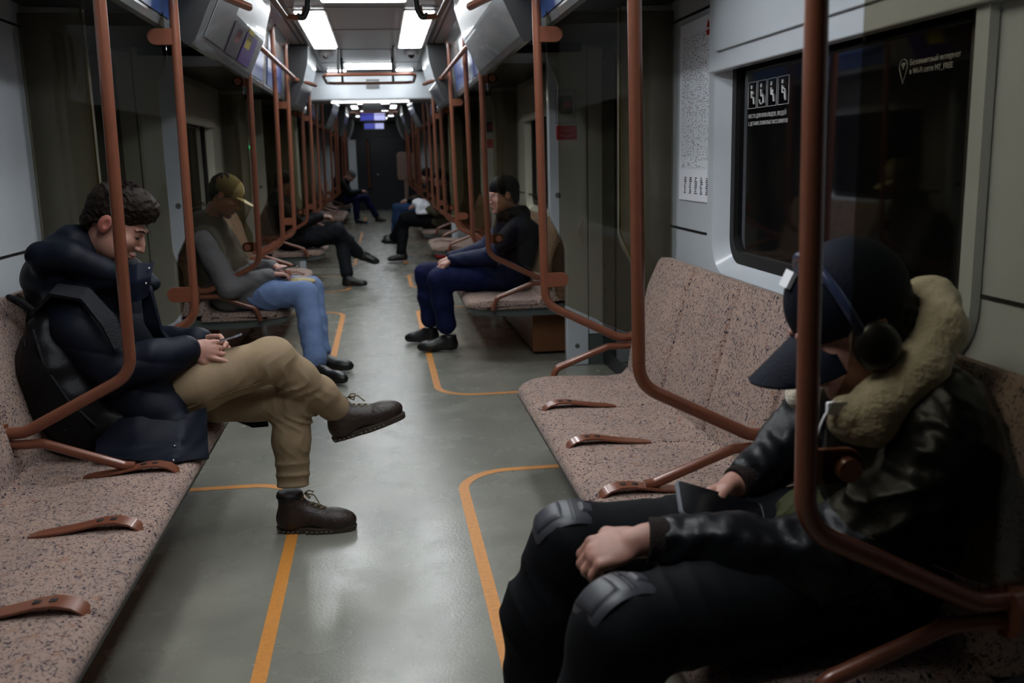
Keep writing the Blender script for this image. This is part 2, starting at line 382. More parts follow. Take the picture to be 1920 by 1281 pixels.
# ---------------- the setting ----------------
CZ = 2.46
XW = 1.36
CAR1 = (-2.2, 12.15); CAR2 = (13.1, 28.0)
BENCH = [(-3.44, -.76), (1.50, 4.18), (6.44, 9.12), (10.75, 12.0), (13.25, 14.6), (16.86, 19.54), (21.8, 24.48)]
DOORS = [(-.76, 1.5), (4.18, 6.44), (9.12, 10.75), (14.6, 16.86), (19.54, 21.8), (24.48, 26.7)]
mb = MB(); mb.box(-1.56, 1.56, -2.2, 28.0, -.06, 0); struct(mb.build('floor', 'floor_lino'))
mb = MB(); mb.box(-.98, .98, 12.12, 12.2, 0, .004); mb.box(-.98, .98, 13.0, 13.08, 0, .004); struct(mb.build('trim_1', 'steel'))
mb = MB()
mb.box(-.80, .80, -2.2, 28.0, CZ, CZ + .05); struct(mb.build('ceiling', 'ceiling_paint'))
mb = MB()
for s in (-1, 1):
    mb.box(s * .535, s * .565, -2.2, 27.9, CZ - .012, CZ - .001)
    mb.box(s * .60, s * .612, -2.2, 27.9, CZ - .006, CZ - .001)
for y in [-.6, 1.15, 2.85, 4.6, 6.05, 7.15, 8.35, 9.8, 11.1, 12.0]: mb.box(-.53, .53, y, y + .008, CZ - .004, CZ - .001)
struct(mb.build('trim_2', 'black_plastic'))
# side walls: panels between the doorways
def wall(side):
    s = -1 if side == 'left' else 1
    mb = MB(); segs = [(-2.2, -.76 + .1)] + [(a - .02, b + .1) for a, b in BENCH[1:]]
    WIN = {1: (2.02, 3.62)} if side == 'right' else {1: (2.02, 3.62)}
    for i, (a, b) in enumerate(segs):
        a = a - .1 if i else a
        if i in (1, 2, 5, 6):
            w0, w1 = {1: (2.02, 3.66), 2: (6.96, 8.6), 5: (17.38, 19.0), 6: (22.3, 24.0)}[i]
            mb.box(s * XW, s * 1.54, a, b, 0, .93); mb.box(s * XW, s * 1.54, a, b, 1.84, CZ)
            mb.box(s * XW, s * 1.54, a, w0, .93, 1.84); mb.box(s * XW, s * 1.54, w1, b, .93, 1.84)
        else: mb.box(s * XW, s * 1.54, a, b, 0, CZ)
    struct(mb.build('wall_' + side, 'panel'))
    # dark joints of the wall panels
    mj = MB()
    for i, (a, b) in enumerate(segs):
        a = a - .1 if i else a
        for (p, q) in ((a, (2.0 if i == 1 else a)), ((3.74 if i == 1 else a), b)):
            if q - p > .02:
                mj.box(s * (XW - .002), s * (XW + .004), p, q, 1.068, 1.078); mj.box(s * (XW - .002), s * (XW + .004), p, q, 1.955, 1.965)
    struct(mj.build('baseboard_' + side, 'black_plastic'))
wall('left'); wall('right')
# outer skins of the doorways
for k, s in (('3', -1), ('4', 1)):
    mb = MB(); mb.box(s * 1.56, s * 1.62, -2.2, 28, -.06, CZ + .05); struct(mb.build('trim_' + k, 'rubber'))
nwin = 0
def window(s, w0, w1):
    global nwin; nwin += 1
    z0, z1 = .93, 1.84
    root = bpy.data.objects.new('window_%d' % nwin, None); COL.objects.link(root); root.location = (s * XW, (w0 + w1) / 2, z0); root['kind'] = 'structure'
    # rounded white frame
    out = rrect(w0 - .07, w1 + .07, z0 - .04, z1 + .03, .16, 8); inn = rrect(w0 + .03, w1 - .06, z0 + .05, z1 - .005, .10, 8); n = len(out)
    vs = [(s * (XW - .004), p[0], p[1]) for p in out] + [(s * (XW - .022), p[0] * .93 + q[0] * .07, p[1] * .93 + q[1] * .07) for p, q in zip(out, inn)] \
        + [(s * (XW - .022), p[0] * .45 + q[0] * .55, p[1] * .45 + q[1] * .55) for p, q in zip(out, inn)] + [(s * (XW + .03), p[0], p[1]) for p in inn]
    fs = [(r * n + i, r * n + (i + 1) % n, (r + 1) * n + (i + 1) % n, (r + 1) * n + i) for r in range(3) for i in range(n)]
    mb = MB(); mb.add(vs, fs); mb.build('window_frame', 'panel', root, True)
    i2 = rrect(w0 + .075, w1 - .10, z0 + .095, z1 - .045, .07, 8)
    mb = MB(); mb.add([(s * (XW + .028), p[0], p[1]) for p in inn] + [(s * (XW + .028), p[0], p[1]) for p in i2], [(i, (i + 1) % n, n + (i + 1) % n, n + i) for i in range(n)])
    mb.add([(s * (XW + .028), p[0], p[1]) for p in i2] + [(s * (XW + .045), p[0], p[1]) for p in i2], [(i, (i + 1) % n, n + (i + 1) % n, n + i) for i in range(n)])
    mb.build('gasket', 'rubber', root, True)
    mb = MB(); mb.prism(rrect(w0 + .02, w1 - .05, z0 + .04, z1, .10, 8), 'x', s * (XW + .045), s * (XW + .055)); mb.build('pane', 'black_glass', root)
    return root
win_r = window(1, 2.02, 3.66); window(-1, 2.02, 3.66)
for s in (1, -1): window(s, 6.96, 8.6)
# raised cover panels above the near windows
for s, side, yo in ((1, 'right', 0), (-1, 'left', 0), (1, 'right', 4.94), (-1, 'left', 4.94)):
    root = empty('overhead_cover', (s * XW, 2.8 + yo, 1.72), 'glossy light grey cover panel above the %s black window on the %s' % ('second' if yo else 'near', side), 'panel')
    mb = MB(); mb.box(s * (XW - .045), s * (XW - .001), 1.62 + yo, 3.665 + yo + (.03 if yo else 0), 1.695, 1.995); mb.build('panel', 'panel', root, False, .006)
    mb = MB(); mb.prism(rrect(1.75 + yo, 3.58 + yo, 1.765, 1.975, .03, 5), 'x', s * (XW - .046), s * (XW - .056)); mb.build('inset', 'panel', root, False, .004)
# orange line on the floor, one outline per bench
ntrim = 4
def floor_line(s, y0, y1):
    global ntrim; ntrim += 1
    y0 -= .12; y1 -= .02; x0 = .345; r = .24; pts = []
    path = [(1.0, y0)] + [(x0 + r - r * math.sin(a), y0 + r - r * math.cos(a)) for a in [math.pi / 2 * k / 10 for k in range(11)]] \
        + [(x0 + r - r * math.cos(a), y1 - r + r * math.sin(a)) for a in [math.pi / 2 * k / 10 for k in range(11)]] + [(1.0, y1)]
    wd = .022; vs = []
    for i, p in enumerate(path):
        a = Vector(path[max(i - 1, 0)]); b = Vector(path[min(i + 1, len(path) - 1)]); t = (b - a).normalized(); n = Vector((-t.y, t.x))
        vs += [(s * (p[0] + n.x * wd), p[1] + n.y * wd, .0015), (s * (p[0] - n.x * wd), p[1] - n.y * wd, .0015)]
    mb = MB(); mb.add(vs, [(2 * i, 2 * i + 1, 2 * i + 3, 2 * i + 2) for i in range(len(path) - 1)]); struct(mb.build('trim_%d' % ntrim, 'orange_line'))
for (a, b) in BENCH[1:]:
    for s in (-1, 1): floor_line(s, a - (.72 if a > 6 and a < 7 else .1), b)

# ---------------- ceiling lamps ----------------
def lamp(x0, x1, y0, y1, label, group, far=False, z=CZ, r=.03):
    root = empty('ceiling_lamp', ((x0 + x1) / 2, (y0 + y1) / 2, z - .01), label, 'ceiling lamp', group)
    mb = MB(); mb.prism(rrect(x0 - .015, x1 + .015, y0 - .015, y1 + .015, r + .01), 'z', z - .008, z - .0005); mb.build('lamp_frame', 'ceiling_paint', root)
    mb = MB(); mb.prism(rrect(x0, x1, y0, y1, r), 'z', z - .014, z - .007); mb.build('diffuser', 'lamp_far' if far else 'lamp', root)
pos = {0: 'over the aisle nearest the viewer', 1: 'at the top edge of the view', 2: 'over the second doorway', 3: 'far'}
CROSS = [(-4.0 + 5.3, 'behind the viewpoint'), (6.25, 'cut by the top edge of the view'), (11.15, 'beyond the second pair of panel lamps')]
for y, t in CROSS: lamp(-.28, .28, y, y + .62, 'wide white crosswise ceiling lamp ' + t, 'crosswise lamps')
for k, y in enumerate((2.35, 7.3)):
    for s in (-1, 1):
        for j, (a, b) in enumerate(((0, 1.08), (1.11, 2.32))):
            lamp(min(s * .29, s * .50), max(s * .29, s * .50), y + a, y + b, 'bright white panel lamp, %s row, %s of its pair%s' % ('left' if s < 0 else 'right', 'nearer' if j == 0 else 'farther', ' above the near benches' if k == 0 else ''), 'lengthwise panel lamps', r=.012)
for s in (-1, 1): lamp(min(s * .29, s * .50), max(s * .29, s * .50), 11.9, 12.05, 'small white lamp on the %s just before the cross beam' % ('left' if s < 0 else 'right'), 'small lamps by the beam', r=.012)
for k, y in enumerate((15.2, 18.2, 21.8, 25.2)):
    lamp(-.30, .30, y, y + .8, 'dim crosswise ceiling lamp in the next carriage, number %s from the gangway' % ('one', 'two', 'three', 'four')[k], 'lamps of the next carriage', True)
for s in (-1, 1):
    for k, y in enumerate((14.0, 16.6, 19.7, 23.4)):
        for j in (0, 1): lamp(min(s * .33, s * .45), max(s * .33, s * .45), y + j * .7, y + j * .7 + .35, 'small dim lamp spot on the %s of the next carriage ceiling' % ('left' if s < 0 else 'right'), 'lamp spots next carriage ' + ('left' if s < 0 else 'right'), True)
for s in (-1, 1):
    root = empty('smoke_detector', (s * .42, 10.0, CZ), 'small %s ceiling sensor beyond the panel lamps' % ('pale round' if s < 0 else 'dark-eyed round'), 'sensor')
    mb = MB(); mb.disc((s * .42, 10.0, CZ - .02), (0, 0, 1), .07, .04); mb.build('housing', 'white_plastic', root, True)
    mb = MB(); mb.ball((s * .42, 9.98, CZ - .045), .03, 8); mb.build('eye', 'black_plastic' if s > 0 else 'steel', root, True)

# ---------------- coves above benches, headers above doors ----------------
def extr(prof, y0, y1, s, name, m, parent=None, bev=0):
    mb = MB(); mb.prism([(s * p[0], p[1]) for p in prof], 'y', y0, y1)
    n = len(prof); mb.m = [1, 1] + [1 if (prof[i][0] + prof[(i + 1) % n][0]) / 2 > .75 and (prof[i][1] + prof[(i + 1) % n][1]) / 2 < 2.2 and prof[i][0] >= (.805 if name == 'ceiling_cove' else .745) else 0 for i in range(n)]
    return mb.build(name, [m, 'black_plastic'], parent, False, 0)
COVE = [(.70, CZ), (.758, 2.40), (.790, 1.98), (.80, 1.955), (.83, 1.955), (.90, 2.04), (1.36, 2.05), (1.36, CZ)]
HEAD = [(.545, CZ), (.56, 2.30), (.61, 2.12), (.70, 1.93), (.72, 1.905), (.745, 1.905), (.80, 1.96), (.87, 2.06), (1.0, 2.09), (1.54, 2.10), (1.54, CZ)]
def sd(s): return 'left' if s < 0 else 'right'
where = ['behind the viewpoint', 'above the near bench', 'above the second bench', 'above the third short bench', 'above the first bench of the next carriage', 'mid next carriage', 'far next carriage']
for i, (a, b) in enumerate(BENCH):
    for s in (-1, 1):
        e = b + (.24 if i not in (3,) else .12); a2 = 3.45 if i == 1 else max(a - (.20 if i not in (4,) else .12), -2.19)  # near cove cut short, shaped to let lamp light reach the near walls
        c = extr(COVE, a2, e, s, 'ceiling_cove', 'cove_grey', None, .01); setp(c, 'grey ceiling cove on the %s %s' % (sd(s), where[i]), 'ceiling panel', 'coves')
dw = ['beside the viewpoint', 'above the first doorway', 'above the second doorway', 'above the first doorway of the next carriage', 'above the middle doorway of the next carriage', 'above the last doorway']
for i, (a, b) in enumerate(DOORS):
    for s in (-1, 1):
        c = extr(HEAD, a + .24, b - .21, s, 'door_header', 'cove_grey', None, .012); setp(c, 'slanted grey panel %s on the %s' % (dw[i], sd(s)), 'ceiling panel', 'door headers')
def poster(name, s, y0, y1, p, q, t0, t1, m, lab, cat='poster', bands=None):
    """sheet lying on a slanted profile line p->q (x,z), t range along it"""
    P = Vector(p); Q = Vector(q); n = Vector((-(Q - P).y, (Q - P).x)).normalized()
    if n.x > 0: n = -n
    A = P.lerp(Q, t0) + n * .003; B = P.lerp(Q, t1) + n * .003
    mb = MB(); vs = []
    for off in (0, .003):
        for (pt, y) in ((A, y0), (A, y1), (B, y1), (B, y0)): vs.append((s * (pt.x + n.x * off), y, pt.y + n.y * off))
    mb.add(vs, [(0, 1, 2, 3), (7, 6, 5, 4), (0, 4, 5, 1), (1, 5, 6, 2), (2, 6, 7, 3), (3, 7, 4, 0)]); mb.mi = 0
    o = mb.build(name, m)
    if lab: setp(o, lab, cat)
    return o
hp, hq = (.61, 2.12), (.70, 1.93)
r0 = poster('advert_sheet', -1, 4.55, 5.05, hp, hq, -.15, .88, 'cove_grey', 'grey printed notice on the left panel over the first doorway, nearest sheet')
poster('advert_sheet', -1, 5.13, 5.50, hp, hq, .12, .9, 'poster_dark', 'dark advert sheet with a reddish picture over the left doorway', 'poster')
o = poster('picture', -1, 5.25, 5.40, hp, hq, .2, .55, 'poster_red', None); o.parent = [x for x in COL.objects if x.name == 'advert_sheet.001'][0]
ps = poster('advert_sheet', -1, 5.56, 5.98, hp, hq, .12, .9, 'poster_purple', 'purple and yellow advert sheet over the left doorway', 'poster')
o = poster('yellow_block', -1, 5.60, 5.78, hp, hq, .02, .5, 'poster_yellow', None); o.parent = ps
cp, cq = (.80, 2.13), (.84, 2.05)
for i, (y0, y1) in enumerate(((3.5, 4.32), (6.5, 7.6), (7.9, 9.0))):
    for s in (-1, 1):
        t = ('near bench', 'start of the second bench', 'end of the second bench')[i]
        a = poster('advert_board', s, y0, y1, (.758, 2.40), (.790, 1.98), .3, .97, 'poster_blue', 'blue advert board on the %s cove above the %s' % (sd(s), t), 'advert board')
        b = poster('white_block', s, y0 + .06, y0 + .42, (.758, 2.40), (.790, 1.98), .08, .62, 'poster_white', None); [v for v in ()]; b.parent = a

# ---------------- door pillars and doors ----------------
PIL = [(1.145, 2.10), (1.145, 1.04), (1.16, .98), (1.235, .84), (1.25, .78), (1.25, 0), (1.40, 0), (1.40, 2.10)]
ndoor = 0
def plate(c, y, mb, r=.0): pass
for i, (a, b) in enumerate(DOORS):
    for s in (-1, 1):
        for (py, t) in ((a + .22, 'near'), (b - .14, 'far')):
            if py < 0: continue
            root = empty('door_pillar', (s * 1.3, py, 0), 'light grey door pillar, %s side of the %s, on the %s' % (t, dw[i].replace('above the ', ''), sd(s)), 'pillar')
            yy0, yy1 = (py - .04, py + .03)
            mb = MB(); mb.prism([(s * p[0], p[1]) for p in PIL], 'y', yy0, yy1); mb.build('post', 'panel', root, False, .008)
            mb = MB(); mb.box(s * 1.405, s * 1.545, yy0 + .005, yy1 + .02, .21, 2.08); mb.build('jamb', 'panel', root, False, .006)
            mb = MB(); mb.box(s * 1.405, s * 1.545, yy0 + .006, yy1 + .02, 0, .205); mb.build('kick_plate', 'pan_grey', root)
            if t == 'near':
                mb = MB(); mb.tube([(s * 1.142, yy0 - .003, 2.09), (s * 1.142, yy0 - .003, 1.04), (s * 1.235, yy0 - .003, .84), (s * 1.248, yy0 - .003, .5)], .005, 8, .08); mb.build('edge_trim', 'edge_brass', root, True)
            else:
                mb = MB(); mb.disc((s * 1.20, yy0 - .002, 1.145), (0, 1, 0), .018, .006); mb.disc((s * 1.32, yy0 - .002, .135), (0, 1, 0), .016, .006); mb.build('lock_disc', 'steel', root, True)
                mb = MB(); mb.box(s * 1.165, s * 1.36, yy0 - .006, yy0, 2.085, 2.094); mb.build('top_edge', 'steel', root)
                if i in (1, 2) and s > 0:
                    ic = MB(); ic.prism(rrect(1.192, 1.322, 1.607, 1.81, .012), 'y', yy0 - .002, yy0 - .005); q = ic.build('intercom', 'panel', root)
                    ic = MB(); ic.prism(rrect(1.215, 1.302, 1.665, 1.775, .015), 'y', yy0 - .005, yy0 - .012); ic.build('intercom_plate', 'panel_dark', q)
                    ic = MB(); ic.disc((1.262, yy0 - .016, 1.72), (0, 1, 0), .024, .016); ic.build('call_button', 'red_sticker', q, True)
                    ic = MB()
                    for (p0, p1) in (((1.192, 1.607), (1.322, 1.607)), ((1.322, 1.607), (1.322, 1.81)), ((1.322, 1.81), (1.192, 1.81)), ((1.192, 1.81), (1.192, 1.607))):
                        ic.tube([(p0[0], yy0 - .006, p0[1]), (p1[0], yy0 - .006, p1[1])], .0015, 6)
                    ic.build('outline', 'panel_dark', q)
                    ic = MB(); ic.prism(rrect(1.195, 1.33, 1.458, 1.59, .006), 'y', yy0 - .002, yy0 - .004); q = ic.build('warning_sticker', 'white_ink', root)
                    ic = MB(); ic.prism(rrect(1.195, 1.33, 1.50, 1.59, .006), 'y', yy0 - .004, yy0 - .0055); ic.build('red_field', 'red_sticker', q)
                    ic = MB(); ic.tube([(1.215 + .0125 * k, yy0 - .007, 1.535 - .014 * math.sin(math.pi * k / 8)) for k in range(9)], .002, 6); ic.tube([(1.205, yy0 - .007, 1.56), (1.32, yy0 - .007, 1.56)], .0012, 6); ic.build('arc_mark', 'white_ink', q)
                if i == 2 and s < 0:
                    ic = MB(); ic.ball((s * 1.27, yy0 - .01, 1.56), .02, 8); ic.build('signal_light', 'led_green', root, True)
        # sliding door: two leaves
        if i == 0: continue
        ndoor += 1; root = bpy.data.objects.new('door_%d' % ndoor, None); COL.objects.link(root); root.location = (s * 1.5, (a + b) / 2, 0); root['kind'] = 'structure'
        y0, y1 = a + .24, b - .16; ym = (y0 + y1) / 2
        for (p, q) in ((y0, ym - .004), (ym + .004, y1)):
            mb = MB(); mb.box(s * 1.50, s * 1.54, p, q, .01, 2.09); lf = mb.build('door_leaf', 'black_plastic', root, False, .004)
            mb = MB(); mb.prism(rrect(p + .03, q - .03, .12, 2.03, .05), 'x', s * 1.499, s * 1.494); gl = mb.build('door_glass', 'black_glass', lf)
            mk = MB()
            for yy in (p + .10, q - .10):
                for zz in (.52, .68, 1.22, 1.40, 1.88, 2.0 - .04):
                    d = .021
                    for (u, v) in (((0, d), (d, 0)), ((d, 0), (0, -d)), ((0, -d), (-d, 0)), ((-d, 0), (0, d)), ((-d * .45, 0), (d * .45, 0)), ((0, -d * .45), (0, d * .45))):
                        mk.tube([(s * 1.4925, yy + u[0], zz + u[1]), (s * 1.4925, yy + v[0], zz + v[1])], .0013, 5)
            mk.build('diamond_pattern', 'mark_ink', gl)
# scratched paint mark on the far right pillar glass side
mb = MB(); mb.tube([(1.345 + .014 * math.sin(k * .9), 6.247, 1.02 - .022 * k) for k in range(10)], .0035, 6, 0, True, .3)
mb.tube([(1.36, 6.247, 1.05), (1.345, 6.247, 1.0), (1.37, 6.247, .97), (1.35, 6.247, .94)], .003, 6); o = mb.build('paint_scratch', 'fleece'); setp(o, 'pale squiggly paint scratch on the right doorway pillar', 'scratch')

# ---------------- benches ----------------
def bounds(a, b):
    L = b - a
    if L > 2: return [a, a + .60, a + 1.095, a + 1.59, a + 2.085, b]
    return [a, a + L / 2, b]
def cushion(s, a, b, bd, parent):
    ys = sorted(set([a + (b - a) * k / 150 for k in range(151)] + [x + d for x in bd[1:-1] for d in (-.012, -.006, 0, .006, .012)]))
    rc = .15; vs = []; npf = 0
    for y in ys:
        d = min(y - a, b - y); ins = rc - math.sqrt(max(rc * rc - (rc - min(d, rc)) ** 2, 0)); xf = .60 + ins * .9
        er = .03 - math.sqrt(max(.03 ** 2 - (.03 - min(d, .03)) ** 2, 0))          # rounded side edge
        g = max([math.exp(-((y - q) / .009) ** 2) for q in bd[1:-1]] + [0])
        seat = max([0] + [math.sin(math.pi * (y - p) / (q - p)) for p, q in zip(bd[:-1], bd[1:]) if p <= y <= q])
        prof = [(xf + .03, .372), (xf + .004, .378), (xf, .39), (xf + .003, .405), (xf + .014, .418), (xf + .035, .428), (xf + .08, .436), (xf + .16, .436), (xf + .26, .430), (xf + .36, .424), (1.04, .424), (1.09, .430), (1.12, .45), (1.16, .40), (1.16, .372)]
        npf = len(prof)
        for i, (x, z) in enumerate(prof):
            top = 1 if 3 <= i <= 11 else 0
            vs.append((s * x, y, z - top * (.011 * g + er) - (.006 * seat if 6 <= i <= 9 else 0)))
    fs = []
    for i in range(len(ys) - 1):
        for k in range(npf): fs.append((i * npf + k, i * npf + (k + 1) % npf, (i + 1) * npf + (k + 1) % npf, (i + 1) * npf + k))
    fs += [tuple(range(npf)), tuple(range((len(ys) - 1) * npf, len(ys) * npf))]
    mb = MB(); mb.add(vs, fs); return mb.build('seat_cushion', 'seat_fabric', parent, True)
def backrest(s, a, b, bd, parent):
    ys = sorted(set([a + (b - a) * k / 150 for k in range(151)] + [x + d for x in bd[1:-1] for d in (-.014, -.007, 0, .007, .014)])); vs = []; npf = 0; rc = .17
    for y in ys:
        d = min(y - a, b - y); ins = (rc - math.sqrt(max(rc * rc - (rc - min(d, rc)) ** 2, 0))) * .85
        fr = .045 - math.sqrt(max(.045 ** 2 - (.045 - min(d, .045)) ** 2, 0))
        g = max([math.exp(-((y - q) / .012) ** 2) for q in bd[1:-1]] + [0]); zt = .955 - ins
        def P(t, dx=0): return (1.115 + .115 * t + dx + .022 * g * (0 < t < .99) + fr * .8, .415 + (zt - .415) * t)
        prof = [P(0, .02), P(.04, -.004), P(.15, -.012), P(.3, -.016), P(.5, -.008), P(.7, -.004), P(.85, -.004), P(.94, .006), (1.245 + fr * .5, zt + .006), (1.275, zt + .004), (1.30, zt - .03), (1.30, .42)]
        npf = len(prof); vs += [(s * min(x, 1.33), y, z) for x, z in prof]
    fs = []
    for i in range(len(ys) - 1):
        for k in range(npf): fs.append((i * npf + k, i * npf + (k + 1) % npf, (i + 1) * npf + (k + 1) % npf, (i + 1) * npf + k))
    fs += [tuple(range(npf)), tuple(range((len(ys) - 1) * npf, len(ys) * npf))]
    mb = MB(); mb.add(vs, fs); return mb.build('backrest', 'seat_fabric', parent, True)
def strap(s, y, parent, name='divider_strap'):
    xs = [.635, .645, .665, .70, .74, .78, .82, .86, .90, .93]; zs = [.422, .436, .450, .459, .458, .450, .443, .438, .434, .428]; wd = [.024, .028, .029, .029, .028, .027, .026, .025, .022, .012]
    vs = []; n = len(xs)
    for x, z, w_ in zip(xs, zs, wd): vs += [(s * x, y - w_, z), (s * x, y + w_, z), (s * x, y + w_, z - .006), (s * x, y - w_, z - .006)]
    fs = [(4 * i + k, 4 * i + (k + 1) % 4, 4 * i + 4 + (k + 1) % 4, 4 * i + 4 + k) for i in range(n - 1) for k in range(4)] + [(0, 1, 2, 3), (4 * n - 4, 4 * n - 3, 4 * n - 2, 4 * n - 1)]
    mb = MB(); mb.add(vs, fs); mb.mi = 1
    for x, z in ((.700, .4595), (.735, .4585)): mb.box(s * x, s * (x + .016), y - .008, y + .008, z - .004, z + .0012)
    mb.build(name, ['copper_paint', 'rubber'], parent, True)
def frame_pole(s, y, kind, label, group, near=False):
    """aisle-side pole bending to the wall, its armrest and, at bench ends, glass brackets"""
    root = empty('grab_pole', (s * .755, y, .4), label, 'grab pole', group)
    mb = MB(); mb.tube([(s * .731, y, CZ - .01), (s * .755, y, .753), (s * 1.09, y, .584), (s * 1.25, y, .584)], .0190, 16, .10); mb.build('pole', 'copper_paint', root, True)
    zf = .372 if kind == 'end' else .452
    mb = MB(); mb.tube([(s * 1.25, y, .545), (s * 1.04, y, .545), (s * .80, y, .455), (s * .772, y, zf)], .0155, 14, .05); mb.build('armrest', 'copper_paint', root, True)
    mb = MB(); mb.disc((s * .731, y, CZ - .012), (0, 0, 1), .035, .02); mb.build('ceiling_flange', 'copper_paint', root, True)
    mb = MB(); mb.disc((s * 1.16, y, .564), (1, 0, 0), .05, .03); mb.build('seat_flange', 'copper_paint', root, True)
    if kind == 'end':
        for z, ps in ((1.905, .739), (.86, .753)):
            mb = MB(); p = [(s * ps, z - .032)] + [(s * (ps + .075 + .032 * math.sin(t)), z - .032 * math.cos(t)) for t in [math.pi * k / 10 for k in range(11)]] + [(s * ps, z + .032)]
            if near:
                mb.prism(p, 'y', y + .005, y + .015); br = mb.build('bracket', 'copper_paint', root, False, .002)
                mb = MB(); mb.disc((s * (ps + .070), y - .014, z), (0, 1, 0), .021, .020); mb.build('round_knob', 'copper_paint', br, True)
            else:
                mb.prism(p, 'y', y - .016, y - .005); mb.build('bracket', 'copper_paint', root, False, .002)
    return root
def glass(s, y, label):
    top = [(.775, 2.0), (1.335, 1.99)]
    cut = [(.778, 1.99), (.778, 1.86)]
    def curve(a, b, n=8): return [(a[0] + (b[0] - a[0]) * (1 - math.cos(math.pi * k / n)) / 2, a[1] + (b[1] - a[1]) * k / n) for k in range(n + 1)]
    o = [(.778, 2.0)] + curve((.778, 1.83), (.824, 1.70)) + curve((.824, 1.05), (.786, .93)) + [(.786, .84), (.80, .79), (.84, .745), (1.08, .628), (1.13, .612), (1.335, .612), (1.335, 2.0)]
    root = empty('glass_screen', (s * .8, y, .6), label, 'glass screen', 'glass screens')
    mb = MB(); mb.prism([(s * p[0], p[1]) for p in o], 'y', y - .004, y + .004); mb.build('pane', 'tinted_glass', root)
    mb = MB(); mb.tube([(s * p[0], y, p[1]) for p in [(1.0, .666), (1.08, .627), (1.13, .611), (1.3, .611)]], .0022, 6); mb.build('polished_edge', 'steel', root)
for i, (a, b) in enumerate(BENCH[1:], 1):
    for s in (-1, 1):
        bd = bounds(a, b); wname = ('near', 'second', 'third', 'fourth', 'fifth', 'sixth')[i - 1]
        root = empty('bench_seat', (s * 1.1, (a + b) / 2, 0), '%s bench on the %s, pinkish fabric with dark squiggles' % (wname, sd(s)), 'bench')
        cushion(s, a + .03, b - .03, bd, root); backrest(s, a + .02, b - .02, bd, root)
        mb = MB(); mb.prism([(s * x, z) for x, z in ((.618, .371), (.612, .355), (.66, .335), (.9, .315), (1.3, .315), (1.3, .40), (1.13, .371))], 'y', a + .06, b - .06); mb.m = [0, 0, 0, 0, 1, 1, 0, 0, 0]; mb.build('seat_pan', ['pan_grey', 'under_copper'], root)
        mb = MB(); mb.box(s * 1.08, s * 1.335, a + .22, b - .16, .02, .31); mb.build('heater_box', 'heater_paint', root, False, .01)
        mids = []
        if b - a > 2: mids = [bd[2] if s > 0 else bd[3]]
        for q in bd[1:-1]:
            if i > 3 and s > 0: break
            strap(s, q, root)
        for y, kind in [(a + .0, 'end'), (b, 'end')] + [(m_, 'mid') for m_ in mids]:
            t = {'end': 'near' if y < (a + b) / 2 else 'far'}.get(kind)
            lab = 'copper grab pole with armrest at the %s end of the %s bench on the %s' % (t, wname, sd(s)) if kind == 'end' else 'copper grab pole with armrest midway along the %s bench on the %s' % (wname, sd(s))
            frame_pole(s, y, kind, lab, 'bench grab poles', t == 'near')
            if kind == 'end' and i < 5: glass(s, y, 'brown tinted glass screen at the %s end of the %s bench on the %s' % (t, wname, sd(s)))
# ---------------- overhead rails, loops ----------------
for s in (-1, 1):
    for k, (a, b, t) in enumerate(((1.5, 4.18, 'near'), (6.44, 9.12, 'second'))):
        root = empty('overhead_rail', (s * .70, (a + b) / 2, 2.12), 'copper overhead rail running above the %s bench on the %s' % (t, sd(s)), 'grab rail', 'overhead rails')
        mb = MB(); mb.tube([(s * .715, a + .03, 2.30), (s * .695, a + .10, 2.15), (s * .66, a + .35, 2.12), (s * .66, b - .1, 2.13), (s * .70, b + .02, 2.14)], .017, 12, .12); mb.build('rail', 'copper_paint', root, True)
        mb = MB(); mb.tube([(s * .70, b + .05, 2.14), (s * .64, b + .35, 2.14), (s * .53, b + .75, 2.13)], .019, 12, .1); mb.build('rail_tail', 'copper_paint', root, True)
    root = empty('ceiling_grab_loop', (s * .42, 5.1, 2.2), 'bent copper ceiling loop with black strap on the %s, top of view' % sd(s), 'grab rail', 'ceiling loops')
    mb = MB(); mb.tube([(s * .44, 4.6, CZ), (s * .44, 4.7, 2.2), (s * .435, 5.75, 2.20), (s * .335, 5.80, 2.20), (s * .32, 5.80, 2.26)], .017, 12, .05); mb.build('rail', 'copper_paint', root, True)
    mb = MB(); mb.tube([(s * .37, 5.78, 2.215), (s * .335, 5.78, 2.19), (s * .31, 5.78, 2.24), (s * .30, 5.78, 2.33), (s * .31, 5.78, CZ)], .016, 12, .03); mb.build('hand_strap', 'rubber', root, True)
root = empty('ceiling_grab_frame', (0, 10.0, 2.2), 'copper rectangular grab frame hanging from the ceiling past the panel lamps', 'grab rail')
mb = MB(); mb.tube([(-.40, 9.55, 2.2), (.40, 9.55, 2.2), (.44, 9.7, 2.2), (.45, 10.5, 2.2), (.38, 10.6, 2.2), (-.38, 10.6, 2.2), (-.45, 10.5, 2.2), (-.44, 9.7, 2.2), (-.40, 9.55, 2.2)], .016, 12, .05); mb.build('rail', 'copper_paint', root, True)
for (x, y) in ((-.29, 9.55), (.24, 9.55), (-.29, 10.6), (.24, 10.6)):
    mb = MB(); mb.tube([(x, y, 2.2), (x, y, CZ)], .013, 10); mb.build('hanger', 'rubber', root, True)
root = empty('ceiling_grab_frame', (0, 15.5, 2.2), 'small copper grab frame hanging deep in the next carriage', 'grab rail')
mb = MB(); mb.tube([(-.4, 17, 2.2), (.4, 17, 2.2), (.4, 18, 2.2), (-.4, 18, 2.2), (-.4, 17, 2.2)], .016, 10); mb.build('rail', 'copper_paint', root, True)

